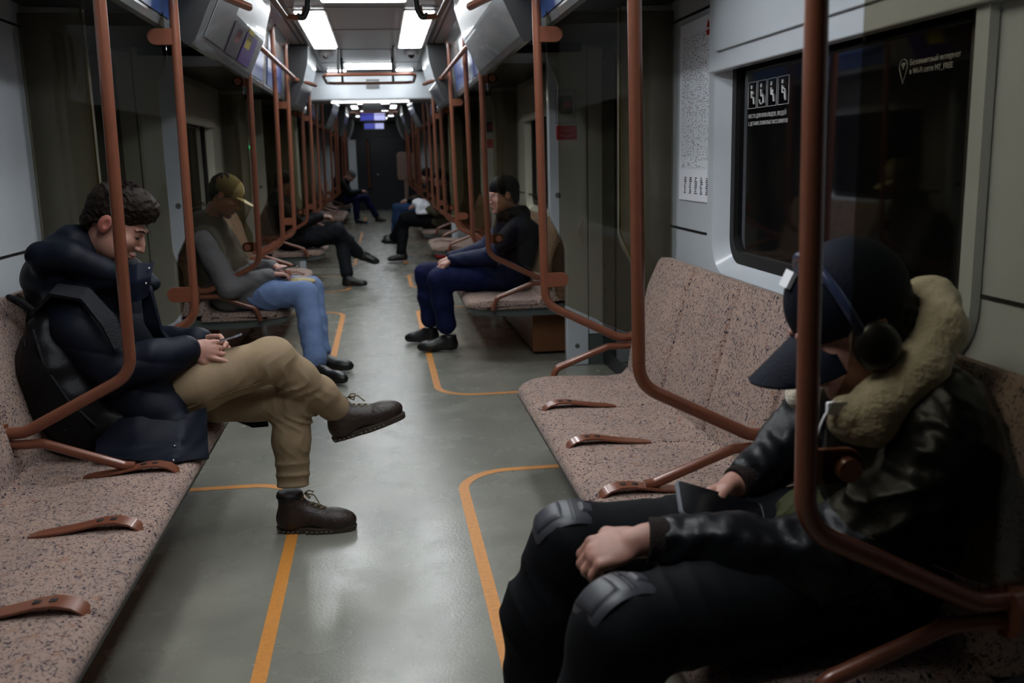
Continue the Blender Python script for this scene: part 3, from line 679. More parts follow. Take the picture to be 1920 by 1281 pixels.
# ---------------- gangway between the carriages ----------------
mb = MB(); mb.box(-1.54, 1.54, 12.15, 12.40, 2.12, CZ); o = mb.build('cross_beam', 'panel', None, False, .02); setp(o, 'light grey cross beam over the gangway at the carriage end', 'beam')
mb = MB(); mb.box(-.06, .1, 12.14, 12.15, 2.25, 2.36); o = mb.build('sign_plate', 'panel_dark'); setp(o, 'small dark plate in the middle of the light cross beam', 'plate')
for s in (-1, 1):
    mb = MB(); mb.box(s * .98, s * 1.54, 12.15, 12.30, 0, 2.12); mb.box(s * 1.02, s * 1.54, 12.3, 12.95, 0, 2.12); mb.box(s * .98, s * 1.54, 12.95, 13.1, 0, 2.12)
    o = mb.build('gangway_wall', 'panel', None, False, .01); setp(o, '%s grey side wall of the gangway between the carriages' % sd(s), 'gangway wall')
lamp(-.50, .46, 12.44, 12.56, 'thin bright crosswise tube lamp just beyond the cross beam', None, False, 2.125, .03)
mb = MB(); mb.box(-1.54, 1.54, 12.41, 13.1, 2.13, CZ); o = mb.build('gangway_roof', 'panel_dark'); setp(o, 'dark low roof of the gangway behind the cross beam', 'gangway roof')
for k, y in enumerate((18.4, 23.4)):
    root = empty('info_screen', (-.03, y, 2.2), 'blue and white information screen hanging from the ceiling, %s one' % ('nearer' if k == 0 else 'farther'), 'screen', 'information screens')
    mb = MB(); mb.box(-.27, .22, y, y + .05, 2.10, 2.26); mb.box(-.2, .14, y, y + .04, 2.28, CZ); mb.build('case', 'black_plastic', root)
    mb = MB(); mb.box(-.25, -.01, y - .004, y, 2.12, 2.245); mb.build('blue_field', 'screen_blue', root)
    mb = MB(); mb.box(0, .20, y - .004, y, 2.12, 2.245); mb.build('white_field', 'screen_white', root)
mb = MB(); mb.box(-1.56, 1.56, 27.9, 28.0, 0, CZ); struct(mb.build('wall_far', 'door_navy'))
root = bpy.data.objects.new('door_20', None); COL.objects.link(root); root.location = (.2, 27.88, 0); root['kind'] = 'structure'
mb = MB(); mb.box(-.18, .80, 27.86, 27.9, 0, 2.05); lf = mb.build('door_leaf', 'door_navy', root, False, .01)
mb = MB(); mb.ball((.0, 27.8, .98), .05, 8); mb.box(-.02, .05, 27.8, 27.86, .95, 1.0); mb.build('door_knob', 'steel', lf, True)
mb = MB(); mb.tube([(-.25, 27.9, .6), (-.25, 27.8, .62), (-.25, 27.8, 1.93), (-.25, 27.9, 1.95)], .03, 10); o = mb.build('door_grab_bar', 'copper_paint'); setp(o, 'vertical copper grab bar beside the dark door at the far end', 'grab bar')
mb = MB(); mb.box(-.78, -.56, 27.2, 27.4, 0, 1.95); o = mb.build('cabinet_panel', 'panel', None, False, .01); setp(o, 'tall pale panel on the left of the dark far end door', 'panel')
mb = MB(); mb.prism(rrect(.50, .92, .88, 1.58, .08), 'y', 24.75, 24.85); mb.box(.66, .76, 24.78, 24.84, 0, .9); o = mb.build('perch_cushion', 'seat_fabric', None, False, .02); setp(o, 'tall pink upholstered perch cushion on the right near the far door', 'cushion')

# ---------------- map, window stickers ----------------
mp = MB(); mp.box(XW - .006, XW - .001, 3.705, 4.145, 1.20, 1.93); pm = mp.build('metro_map', 'white_paper'); setp(pm, 'white metro map sheet on the grey wall beside the window', 'map')
a = MB(); a.box(XW - .0075, XW - .006, 3.74, 4.11, 1.335, 1.875); a.build('station_print', 'map_print', pm)
a = MB()
for k in range(5):
    for j in range(9): a.box(XW - .0075, XW - .006, 4.07 - k * .07 - .004 * (j % 3), 4.055 - k * .07 - random.random() * .02, 1.23 + j * .008, 1.234 + j * .008)
a.build('legend_print', 'pad_dark', pm)
a = MB(); a.prism([(3.80, 1.882), (3.765, 1.882), (3.783, 1.91)], 'x', XW - .009, XW - .006); a.box(XW - .009, XW - .006, 3.765, 3.80, 1.852, 1.872); a.build('red_emblem', 'red_sticker', pm)
def text(body, size, loc, m, parent, name='lettering'):
    c = bpy.data.curves.new(name, 'FONT'); c.body = body; c.size = size; c.extrude = .0004; c.fill_mode = 'FRONT'; c.resolution_u = 2
    o = bpy.data.objects.new(name, c); COL.objects.link(o); dg = bpy.context.evaluated_depsgraph_get(); me = bpy.data.meshes.new_from_object(o.evaluated_get(dg)); bpy.data.objects.remove(o)
    R = Matrix(((0, 0, -1), (-1, 0, 0), (0, 1, 0))).to_4x4()     # text x -> -Y, text y -> +Z, facing -X
    me.transform(Matrix.Translation(loc) @ R); return link(name, me, m, parent, False)
XP = XW + .0435
st = empty('priority_seat_sticker', (XP, 3.3, 1.5), 'white priority seating pictograms and two lines of text on the black window', 'sticker')
ps_ = [(3.478, 3.400), (3.388, 3.310), (3.298, 3.220), (3.208, 3.120)]
for k, (ya, yb) in enumerate(ps_):
    a = MB()
    for (p, q) in (((ya, 1.553), (yb, 1.553)), ((yb, 1.553), (yb, 1.645)), ((yb, 1.645), (ya, 1.645)), ((ya, 1.645), (ya, 1.553))): a.tube([(XP, p[0], p[1]), (XP, q[0], q[1])], .0010, 6)
    yc = (ya + yb) / 2 + .008; a.disc((XP, yc, 1.628), (1, 0, 0), .0075, .002, 12)
    a.tube([(XP, yc, 1.615), (XP, yc - .002, 1.592), (XP, yc - .020, 1.590), (XP, yc - .026, 1.567)], .0036, 6)
    if k == 0: a.tube([(XP, yc, 1.61), (XP, yc - .017, 1.603)], .004, 6); a.disc((XP, yc - .014, 1.607), (1, 0, 0), .005, .002, 10)
    if k == 1: a.tube([(XP, yc - .004 + .018 * math.cos(t), 1.582 + .018 * math.sin(t)) for t in [2.0 + 4.2 * q / 12 for q in range(13)]], .0022, 6)
    if k == 2: a.disc((XP, yc - .010, 1.600), (1, 0, 0), .008, .002, 12)
    if k == 3: a.tube([(XP, yc, 1.61), (XP, yc - .022, 1.60), (XP, yc - .028, 1.565)], .0022, 6)
    a.build('pictogram', 'white_ink', st)
text('МЕСТА ДЛЯ ИНВАЛИДОВ, ЛЮДЕЙ', .0195, (XP, 3.472, 1.518), 'white_ink', st)
text('С ДЕТЬМИ, ПОЖИЛЫХ ПАССАЖИРОВ', .0185, (XP, 3.472, 1.492), 'white_ink', st)
st = empty('wifi_sticker', (XP, 2.3, 1.6), 'grey wireless internet sticker at the upper right of the black window', 'sticker')
a = MB(); yc = 2.408; zc = 1.605
a.tube([(XP, yc + .019 * math.cos(t), zc + .019 * math.sin(t)) for t in [-.5 + (math.pi + 1.0) * q / 14 for q in range(15)]] + [(XP, yc, zc - .042), (XP, yc + .0166, zc - .009)], .0012, 6)
for r in (.005, .009, .013): a.tube([(XP, yc + r * math.cos(t), zc - .004 + r * math.sin(t)) for t in [.8 + 1.54 * q / 8 for q in range(9)]], .0013, 6)
a.disc((XP, yc, zc - .004), (1, 0, 0), .002, .001, 8); a.build('wifi_symbol', 'dim_ink', st)
text('Безлимитный интернет', .0195, (XP, 2.378, 1.606), 'dim_ink', st); text('в Wi-Fi сети MT_FREE', .0195, (XP, 2.378, 1.584), 'dim_ink', st)

mb = MB(); mb.box(.78, 1.10, 13.5, 14.3, .02, .24); o = mb.build('equipment_box', 'red_sticker', None, False, .02); setp(o, 'red equipment box under the bench of the person in the olive coat', 'box')
# ---------------- people ----------------
def V3(*a): return np.array(a, float)
def head(S, c, f, u, neck, sc_=1.0, k=.015, nose=1.0):
    """c: centre of the skull between the ears; f: facing; u: up"""
    R = frame(f, u); s_, f_, u_ = R
    def P(x, y, z): return np.array(c) + (s_ * x + f_ * y + u_ * z) * sc_
    q = lambda *r: V3(*r) * sc_
    S.cone(neck, P(0, -.02, -.06), .062 * sc_, .055 * sc_, .02)
    S.ell(P(0, -.012, .035), q(.076, .098, .095), R, k); S.ell(P(0, .035, -.02), q(.064, .066, .085), R, k)
    S.ell(P(0, .045, -.085), q(.048, .048, .040), R, k); S.ell(P(0, .078, -.108), q(.022, .022, .018), R, .02)
    for e in (-1, 1):
        S.ell(P(e * .050, .035, -.065), q(.022, .045, .04), R, .03); S.ell(P(e * .040, .070, -.022), q(.024, .022, .02), R, .025)
        S.ell(P(e * .033, .100, .010), q(.019, .016, .012), R, .005, sub=True)
        S.ell(P(e * .031, .083, .011), q(.0135, .013, .0135), R, .003)
        S.cone(P(e * .016, .098, .032), P(e * .048, .084, .030), .008 * sc_, .006 * sc_, .012)
        S.ell(P(e * .079, -.012, -.002), q(.011, .022, .034), R, .006); S.ell(P(e * .088, -.004, .004), q(.006, .010, .018), R, sub=True)
        S.ell(P(e * .011, .108, -.036), q(.010, .010, .008), R, .006)
    S.chain([P(0, .094, .018), P(0, .112, -.012), P(0, .121, -.034)], [.009 * nose, .010 * nose, .012 * nose], .010)
    S.ell(P(0, .101, -.062), q(.024, .010, .007), R, .006); S.ell(P(0, .098, -.074), q(.021, .010, .008), R, .006)
    return P, R
def hand(S, wrist, d, n, curl=.5, spread=.1, side=1, L=1.0, thumb_curl=.3, curls=None):
    """wrist point, direction d along the palm, n = back-of-hand normal, side = which side the thumb leaves"""
    d = np.array(d, float); d /= np.linalg.norm(d); n = np.array(n, float); n -= d * (n @ d); n /= np.linalg.norm(n); t = np.cross(d, n) * side
    w_ = np.array(wrist, float); R = np.array([t, d, n])
    S.cone(w_ - d * .03, w_ + d * .012, .027 * L, .025 * L, .012)
    S.ell(w_ + d * .048 * L, V3(.040, .050, .0165) * L, R, .012)
    tips = []
    lens = (.070, .078, .072, .056)
    for i in range(4):
        b = w_ + d * (.083 - .003 * abs(i - 1.3)) * L + t * (.029 - .0195 * i) * L
        dd = d + t * (spread * (1.3 - i) * .5); dd /= np.linalg.norm(dd); p = [b - dd * .02, b]; c = (curls[i] if curls else curl); r = [.0115, .0105]
        ang = 0
        for j, fr in enumerate((.45, .30, .25)):
            ang += c * (.9, 1.2, .8)[j]
            p.append(p[-1] + (dd * math.cos(ang) - n * math.sin(ang)) * lens[i] * fr * L); r.append((.0098, .0090, .0078)[j] * (1 if i < 3 else .88))
        S.chain(p, [x * L for x in r], .004); tips.append(p[-1])
    b = w_ + d * .018 * L + t * .022 * L; b2 = b + (d * .030 + t * .022 - n * .008) * L
    b3 = b2 + (d * (.030) + t * (.010 - .02 * thumb_curl) - n * (.012 + .02 * thumb_curl)) * L; b4 = b3 + (d * .022 - t * .012 * thumb_curl - n * .018 * thumb_curl) * L
    S.chain([b, b2, b3, b4], [.017 * L, .0135 * L, .0115 * L, .0095 * L], .010)
    return tips
def shoe(name, ank, toe, m, parent, up=(0, 0, 1), sole=None, h=.006, high=.10, width=.045, noise=0):
    a = np.array(ank, float); t = np.array(toe, float); up = np.array(up, float); up /= np.linalg.norm(up)
    d = t - a; d -= up * (d @ up); L = np.linalg.norm(d); d /= L; R = frame(d, up)
    S = SDF(h)     # a: heel ground point, t: toe ground point
    S.ell(a + d * .050 + up * .050, V3(width * .88, .056, .055), R, .02); S.ell(t - d * .078 + up * .040, V3(width * 1.04, .086, .046), R, .03)
    S.cone(a + d * .06 + up * .06, t - d * .08 + up * .040, .045, .034, .03)
    S.cone(a + d * .052 + up * .06, a + d * .050 + up * (high + .04), .045, .046, .02)
    S.cone(a + d * .07 + up * .10, a + d * .135 + up * .072, .036, .032, .03); S.cut(a + up * .012, -up); S.cut(a + up * (high + .035) + d * .04, up)
    if noise: S.noise(noise, 40, 3)
    o = S.build(name, m, parent)
    if sole:
        n = 28; out = []
        for k in range(n):
            th = 2 * math.pi * k / n; y = math.cos(th); x = math.sin(th); yy = L / 2 + (L / 2 + .006) * y
            wd = (width * .86 if y < -.1 else width * (1.04)) * (abs(x) ** .75) * (1 if x > 0 else -1) * (1 - .12 * max(0, -y)); out.append((wd, yy))
        vs = []; fs = []
        lv = [(0.0, .99), (.004, 1.0), (.018, 1.02), (.024, 1.0)]
        for z, s_ in lv:
            for (x, y) in out: vs.append(a + R[0] * x * s_ + d * (L / 2 + (y - L / 2) * s_) + up * z)
        for r in range(len(lv) - 1):
            for k in range(n): fs.append((r * n + k, r * n + (k + 1) % n, (r + 1) * n + (k + 1) % n, (r + 1) * n + k))
        fs += [tuple(range(n)), tuple(range((len(lv) - 1) * n, len(lv) * n))]
        mb = MB(); mb.add(vs, fs)
        for k in range(16):          # tread lugs
            q = k / 15; 
            for e in (-1, 1):
                if .30 < q < .40: continue
                c = a + d * (L * (.03 + .94 * q)) + R[0] * e * width * (.80 if q < .4 else .98) * (1 - max(0, q - .72) * 2.4) * (1 - max(0, .12 - q) * 3) + up * .008
                mb.tube([c - d * .005, c + d * .005], .0062, 6)
        mb.build('sole', sole, o)
    return o, a, d, up, R, L
def laces(a, d, up, R, L, parent, bow=True, top=.145):
    mb = MB(); mb.tube([a + d * (.051 + .046 * math.cos(t)) + R[0] * .046 * math.sin(t) + up * top for t in [2 * math.pi * k / 20 for k in range(21)]], .010, 8, 0, False, .6); mb.build('padded_collar', 'shoe_black', parent, True)
    mb = MB(); path = [(.100, .150), (.103, .132), (.110, .118), (.130, .110), (.152, .103), (.174, .094), (.194, .085)]
    for k in range(6):
        (y0, z0), (y1, z1) = path[k], path[k + 1]; w_ = .019; lft = .004
        C = a + d * ((y0 + y1) / 2 + .002) + up * ((z0 + z1) / 2 + lft)
        for e in (-1, 1):
            A = a + d * (y0 - .006) + up * (z0 - .002) + R[0] * w_ * e; B = a + d * (y1 - .006) + up * (z1 - .002) - R[0] * w_ * e
            mb.tube([A - d * .01 - up * .004, A, C, B, B - d * .01 - up * .004], .0026, 6)
    if bow:
        c = a + d * .108 + up * .150
        for e in (-1, 1): mb.tube([c, c + R[0] * e * .015 + up * .006 + d * .012, c + R[0] * e * .032 - up * .004 + d * .028, c + R[0] * e * .022 - up * .012 + d * .022, c], .0026, 6)
        mb.tube([c, c + R[0] * .02 + d * .04, c + R[0] * .03 + d * .06 - up * .03], .0024, 6)
    mb.build('laces', 'lace', parent, True)

# ===== man in khaki trousers on the near left bench =====
p1 = empty('person', (-.93, 3.6, .45), 'person in navy puffer coat and khaki trousers, legs crossed, looking at phone', 'person')
hc = V3(-.885, 3.58, 1.195); hf = V3(.80, -.06, -.52); hu = V3(.52, 0, .82)
S = SDF(.0042)
P, R = head(S, hc, hf, hu, V3(-1.0, 3.6, 1.0), 1.0, nose=.85)
S.chain([V3(-1.0, 3.6, 1.02), V3(-1.03, 3.6, .82), V3(-.95, 3.6, .56)], [.07, .12, .12], .04)
S.chain([V3(-1.03, 3.45, .90), V3(-.87, 3.37, .72), V3(-.63, 3.45, .760)], [.05, .04, .030], .02)
S.chain([V3(-1.0, 3.77, .90), V3(-.84, 3.80, .71), V3(-.64, 3.66, .745)], [.05, .04, .030], .02)
S.chain([V3(-.92, 3.52, .53), V3(-.40, 3.53, .67)], [.06, .04]); S.chain([V3(-.92, 3.7, .53), V3(-.34, 3.63, .50)], [.06, .04])
hand(S, V3(-.640, 3.45, .758), V3(.97, .05, -.10), V3(.10, -.92, .35), .35, .35, 1, .97, .1, (.10, .55, .8, .9))
hand(S, V3(-.63, 3.66, .745), V3(.92, -.36, .0), V3(.1, .75, .45), .75, .1, -1, .97, .3)
body1 = S.build('body', 'skin', p1)
# hair
S = SDF(.0042)
S.ell(P(0, -.022, .050), V3(.084, .104, .098), R, .01); S.ell(P(0, .050, .105), V3(.062, .060, .042), R, .07)
S.ell(P(0, -.06, -.02), V3(.068, .055, .060), R, .02)
for e in (-1, 1): S.cone(P(e * .076, .018, .035), P(e * .073, .022, -.004), .012, .006, .01)
S.ell(P(0, .112, -.012), V3(.10, .066, .078), R, sub=True); S.box(P(0, .06, -.09), V3(.12, .12, .07), R, .01, sub=True)
for e in (-1, 1): S.ell(P(e * .092, -.012, -.008), V3(.022, .024, .040), R, sub=True)
S.fold(.006, 150, (.8, .3, .4), 8); S.noise(.0025, 90, 5)
S.build('hair', 'hair_brown', body1)
mb = MB(); rr = random.Random(2)
for k in range(420):     # loose tufts on the crown and fringe
    th = rr.uniform(-1.9, 1.9); ph = rr.uniform(.15, 1.25)
    n = V3(math.sin(th) * math.sin(ph), -.25 + math.cos(th) * math.sin(ph) * 1.0, math.cos(ph)); b = P(0, -.01, .055) + (R.T @ (n * V3(.082, .105, .096)))
    dr = R.T @ V3(n[0] * .4 + rr.uniform(-.4, .4), .8, .45 + rr.uniform(-.2, .3)); dr /= np.linalg.norm(dr)
    if n[2] < .30: continue
    l = rr.uniform(.014, .026); mb.tube([b, b + dr * l * .6 + R[2] * .004, b + dr * l], [.0022, .0017, .0005], 4, 0, False)
mb.build('hair_tufts', 'hair_brown', body1)
mb = MB()
for e in (-1, 1): mb.tube([P(e * .016, .104, .029), P(e * .033, .103, .034), P(e * .050, .089, .030)], [.003, .004, .0022], 8)
mb.build('eyebrows', 'hair_brown', body1, True)
mb = MB()
for e in (-1, 1): mb.tube([P(e * .019, .0945, .003), P(e * .031, .0985, .002), P(e * .044, .0905, .004)], [.0014, .0026, .0012], 6)
mb.build('eyelashes', 'hair_black', body1, True)
S = SDF(.003); S.ell(P(0, .104, -.0625), V3(.022, .009, .0055), R, .005); S.ell(P(0, .1015, -.0735), V3(.018, .009, .0065), R, .004); S.build('lips', 'lip', body1)
for e in (-1, 1):
    S = SDF(.003); S.ell(P(e * .0815, -.012, .0), V3(.011, .0225, .034), R, .004); S.ell(P(e * .094, -.004, .004), V3(.009, .011, .019), R, sub=True)
    S.build('ear', 'skin_red', body1)
# coat
S = SDF(.006)
S.chain([V3(-1.02, 3.6, .95), V3(-1.05, 3.6, .80), V3(-.98, 3.6, .60), V3(-.93, 3.6, .54)], [.13, .175, .18, .165], .07)
S.chain([V3(-1.02, 3.46, .92), V3(-.99, 3.40, .84), V3(-.875, 3.355, .715)], [.10, .10, .086], .04)      # near sleeve
S.chain([V3(-.875, 3.355, .715), V3(-.76, 3.38, .732), V3(-.655, 3.44, .752)], [.085, .078, .056], .02)
S.chain([V3(-1.0, 3.76, .92), V3(-.94, 3.83, .82), V3(-.85, 3.80, .71)], [.10, .095, .08], .04)
S.chain([V3(-.85, 3.80, .71), V3(-.66, 3.67, .745)], [.08, .056], .02)
S.ell(V3(-1.075, 3.58, 1.055), V3(.115, .175, .125), frame((.5, 0, .5), (0, 1, 0)), .05)              # hood
S.chain([V3(-1.10, 3.45, 1.10), V3(-1.01, 3.44, 1.10), V3(-.90, 3.46, 1.03), V3(-.80, 3.50, .99)], [.055, .05, .045, .03], .04)
S.chain([V3(-1.10, 3.72, 1.10), V3(-1.01, 3.73, 1.09), V3(-.90, 3.72, 1.02), V3(-.80, 3.68, .97)], [.055, .05, .045, .03], .04)
S.chain([V3(-.96, 3.58, .96), V3(-.88, 3.58, .80), V3(-.80, 3.56, .66)], [.10, .10, .10], .05)
S.chain([V3(-.90, 3.47, .60), V3(-.78, 3.41, .56), V3(-.70, 3.36, .50)], [.15, .10, .065], .05)       # skirt over the near thigh
S.cone(V3(-.98, 3.46, .52), V3(-.75, 3.33, .48), .09, .05, .04)
S.ell(V3(-.865, 3.585, 1.10), V3(.085, .075, .10), None, .01, sub=True)
S.quilt(.007, .115, (0.25, 0, 1), .4); S.noise(.004, 18, 7); S.fold(.005, 30, (.6, .2, .8), 3)
coat = S.build('puffer_coat', 'navy_puffer', p1)
def sheet(name, pts, thick, m, parent, sub=8, wav=0):
    """bilinear sheet through a grid of points (rows of points), given thickness"""
    G = np.array(pts, float); nr, nc = G.shape[:2]; vs = []; U = (nr - 1) * sub + 1; W_ = (nc - 1) * sub + 1; grid = np.zeros((U, W_, 3))
    for i in range(U):
        for j in range(W_):
            a, b = i / sub, j / sub; i0, j0 = min(int(a), nr - 2), min(int(b), nc - 2); a -= i0; b -= j0
            sa, sb = a * a * (3 - 2 * a) * .5 + a * .5, b * b * (3 - 2 * b) * .5 + b * .5
            grid[i, j] = (G[i0, j0] * (1 - sa) + G[i0 + 1, j0] * sa) * (1 - sb) + (G[i0, j0 + 1] * (1 - sa) + G[i0 + 1, j0 + 1] * sa) * sb
    du = np.gradient(grid, axis=0); dv = np.gradient(grid, axis=1); N = np.cross(du, dv); N /= np.linalg.norm(N, axis=2, keepdims=True) + 1e-9
    ii, jj = np.meshgrid(range(U), range(W_), indexing='ij'); grid = grid + N * (wav * np.sin(ii * 1.1 + jj * .5) * np.cos(jj * .8))[..., None]
    A = (grid + N * thick / 2).reshape(-1, 3); B = (grid - N * thick / 2).reshape(-1, 3); n = U * W_; fs = []
    for i in range(U - 1):
        for j in range(W_ - 1):
            q = (i * W_ + j, i * W_ + j + 1, (i + 1) * W_ + j + 1, (i + 1) * W_ + j); fs += [q, tuple(n + x for x in q[::-1])]
    ring = [j for j in range(W_)] + [i * W_ + W_ - 1 for i in range(1, U)] + [(U - 1) * W_ + j for j in range(W_ - 2, -1, -1)] + [i * W_ for i in range(U - 2, 0, -1)]
    for k in range(len(ring)): a, b = ring[k], ring[(k + 1) % len(ring)]; fs.append((a, n + a, n + b, b))
    mb = MB(); mb.add(list(map(tuple, A)) + list(map(tuple, B)), fs); return mb.build(name, m, parent, True)
sheet('collar_flap', [[(-.86, 3.44, 1.03), (-.79, 3.445, 1.068), (-.742, 3.47, 1.066)], [(-.86, 3.43, .98), (-.79, 3.42, 1.01), (-.752, 3.445, 1.015)], [(-.86, 3.44, .93), (-.80, 3.43, .94), (-.772, 3.46, .955)]], .012, 'navy_shiny', coat, 6)
sheet('placket', [[(-.80, 3.50, 1.02), (-.76, 3.47, .98)], [(-.79, 3.47, .86), (-.73, 3.45, .83)], [(-.74, 3.48, .75), (-.66, 3.46, .72)]], .014, 'navy_puffer', coat, 6)
sheet('coat_hem', [[(-.95, 3.32, .55), (-.80, 3.30, .56), (-.66, 3.34, .545), (-.60, 3.42, .55)], [(-.93, 3.25, .475), (-.80, 3.22, .475), (-.655, 3.22, .468), (-.59, 3.34, .46)], [(-.93, 3.22, .45), (-.80, 3.17, .447), (-.66, 3.13, .443), (-.575, 3.26, .41)]], .012, 'navy_puffer', coat, 6, .004)
sheet('coat_tail', [[(-.62, 3.74, .52), (-.50, 3.76, .50), (-.44, 3.74, .49)], [(-.62, 3.76, .44), (-.52, 3.80, .42), (-.44, 3.78, .425)], [(-.56, 3.78, .40), (-.50, 3.80, .365), (-.435, 3.79, .37)]], .012, 'navy_puffer', coat, 6)
mb = MB()
for c in ((-.752, 3.437, 1.05), (-.764, 3.425, 1.0), (-.672, 3.215, .475), (-.66, 3.128, .452), (-.76, 3.435, .80)): mb.ball(c, .005, 6)
mb.build('snap_buttons', 'steel', coat, True)
# trousers
S = SDF(.0055)
S.cone(V3(-.95, 3.5, .53), V3(-.95, 3.7, .53), .13, .13, .04)
S.chain([V3(-.90, 3.51, .545), V3(-.62, 3.50, .625), V3(-.37, 3.525, .692)], [.110, .097, .078], .03)
S.chain([V3(-.37, 3.525, .692), V3(-.29, 3.57, .61), V3(-.215, 3.62, .53), V3(-.155, 3.66, .455)], [.078, .068, .064, .056], .03)
S.chain([V3(-.90, 3.70, .53), V3(-.60, 3.67, .525), V3(-.325, 3.625, .505)], [.105, .090, .076], .03)
S.chain([V3(-.325, 3.625, .505), V3(-.33, 3.61, .36), V3(-.335, 3.60, .17)], [.078, .070, .058], .03)
S.cut(V3(-.335, 3.60, .185), (0, 0, -1)); 
S.noise(.003, 16, 3); S.fold(.013, 60, (.8, .3, -.7), 2, (( -.36, 3.5, .60), .13)); S.fold(.012, 60, (1, 0, .5), 5, ((-.30, 3.6, .45), .12)); S.fold(.005, 55, (1, 0, .2), 7, ((-.85, 3.5, .58), .16)); S.fold(.012, 55, (0, .3, 1), 9, ((-.33, 3.6, .22), .09)); S.fold(.005, 60, (.7, 0, -.7), 11, ((-.18, 3.64, .48), .09))
for (a, b) in (((-.43, 3.44, .63), (-.33, 3.50, .60)), ((-.45, 3.43, .60), (-.32, 3.51, .57))): pass
trousers = S.build('trousers', 'khaki', p1)
mb = MB(); mb.tube([(-.80, 3.412, .50), (-.66, 3.407, .555), (-.50, 3.435, .60), (-.40, 3.455, .625)], .0022, 6, .02); mb.build('seam', 'khaki_seam', trousers, True)
o, a, d, up, Rr, L = shoe('boot', V3(-.400, 3.60, 0), V3(-.108, 3.565, 0), 'boot_brown', p1, sole='sole_brown', h=.005, high=.125, width=.048); laces(a, d, up, Rr, L, o)
fa = V3(-.170, 3.665, .325); ft = V3(.100, 3.655, .415); fu = V3(-.30, .0, .95)
o, a, d, up, Rr, L = shoe('boot', fa, ft, 'boot_brown', p1, up=fu, sole='sole_brown', h=.005, high=.115, width=.048); laces(a, d, up, Rr, L, o)
# phone
def phone(c, R, label, w_=.037, l=.075, t=.0045):
    root = empty('smartphone', tuple(c), label, 'phone'); vs = rrect(-w_, w_, -l, l, .009, 5)
    def T(x, y, z): q = np.array(c) + R[0] * x + R[1] * y + R[2] * z; return tuple(q)
    for nm, m, z0, z1, sc_ in (('phone_case', 'phone_edge', -t, t * .6, 1), ('phone_screen', 'phone_body', t * .6, t, .96)):
        n = len(vs); mb = MB(); mb.add([T(x * sc_, y * sc_, z0) for x, y in vs] + [T(x * sc_, y * sc_, z1) for x, y in vs], [tuple(range(n)), tuple(range(n, 2 * n))] + [(i, (i + 1) % n, n + (i + 1) % n, n + i) for i in range(n)]); mb.build(nm, m, root, False)
    return root
phone(V3(-.548, 3.515, .772), frame((.85, -.15, .25), (-.25, .1, .9)), 'dark smartphone held by the person in khaki trousers')
# zipper puller / white toggle at the coat hem
mb = MB(); mb.ball((-.755, 3.36, .745), (.014, .01, .010), 8); o = mb.build('toggle', 'phone_edge', coat, True)
# backpack
bp_ = empty('backpack', (-1.10, 3.38, .5), 'black nylon backpack on the back of the person in khaki trousers', 'backpack')
S = SDF(.006); RB = frame((.28, 0, 1), (0, 1, 0)); RB = frame((.30, -.05, .95), (1, 0, -.3))
S.ell(V3(-1.085, 3.40, .70), V3(.085, .13, .13), None, .05)
S.chain([V3(-1.10, 3.38, .86), V3(-1.085, 3.37, .74), V3(-1.03, 3.36, .60), V3(-.98, 3.34, .52)], [.055, .095, .11, .085], .06)
S.cone(V3(-1.02, 3.40, .53), V3(-.90, 3.36, .515), .09, .075, .05)
S.noise(.004, 20, 11); S.fold(.008, 38, (.8, .3, .6), 12)
pack = S.build('pack_body', 'black_nylon', bp_)
mb = MB(); mb.tube([(-1.10, 3.285, .88), (-1.07, 3.262, .76), (-1.00, 3.245, .64), (-.93, 3.26, .55)], .005, 8, .05); mb.tube([(-1.14, 3.31, .84), (-1.12, 3.28, .74), (-1.07, 3.25, .62), (-1.02, 3.245, .54)], .004, 8, .05); mb.build('zip', 'strap_web', pack, True)
mb = MB(); mb.tube([(-1.115, 3.38, .92), (-1.15, 3.36, .965), (-1.21, 3.38, .985), (-1.17, 3.42, .94), (-1.11, 3.44, .91)], .009, 8, .03); mb.build('carry_handle', 'strap_web', pack, True)
sheet('shoulder_strap', [[(-1.13, 3.36, .915), (-1.12, 3.43, .935)], [(-1.05, 3.335, .985), (-1.04, 3.40, 1.01)], [(-.95, 3.320, .965), (-.935, 3.37, .995)], [(-.885, 3.29, .88), (-.85, 3.33, .905)], [(-.85, 3.275, .80), (-.815, 3.30, .81)]], .012, 'strap_web', pack, 8)

# ===== person in the black leather jacket, near right =====
p2 = empty('person', (1.08, 1.95, .45), 'person in black leather jacket with cream fleece collar and dark cap, head bowed', 'person')
hc2 = V3(.978, 1.80, 1.060); hf2 = V3(-.86, .08, -.50); hu2 = V3(-.48, -.03, .88)
S = SDF(.0046)
P, R = head(S, hc2, hf2, hu2, V3(1.12, 1.84, .93), 1.12)
S.chain([V3(1.12, 1.84, .92), V3(1.16, 1.85, .75), V3(1.08, 1.86, .55)], [.07, .10, .11], .04)
wn = V3(.530, 1.715, .660)
S.chain([V3(1.12, 1.69, .86), V3(.83, 1.645, .63), wn], [.03, .03, .031], .02)
S.chain([V3(1.12, 2.01, .86), V3(1.0, 2.10, .70), V3(.815, 1.99, .660)], [.03, .03, .030], .02)
S.chain([V3(1.04, 1.76, .53), V3(.46, 1.60, .545)], [.05, .04]); S.chain([V3(1.04, 1.96, .53), V3(.42, 2.02, .545)], [.05, .04])
hand(S, wn + V3(-.012, 0, -.002), V3(-.96, .03, -.20), V3(-.22, -.35, .90), .95, .05, 1, 1.12, .9)
hand(S, V3(.81, 1.985, .658), V3(-.93, -.28, -.10), V3(-.05, .55, .80), .55, .1, -1, 1.0, .1)
body2 = S.build('body', 'skin', p2)
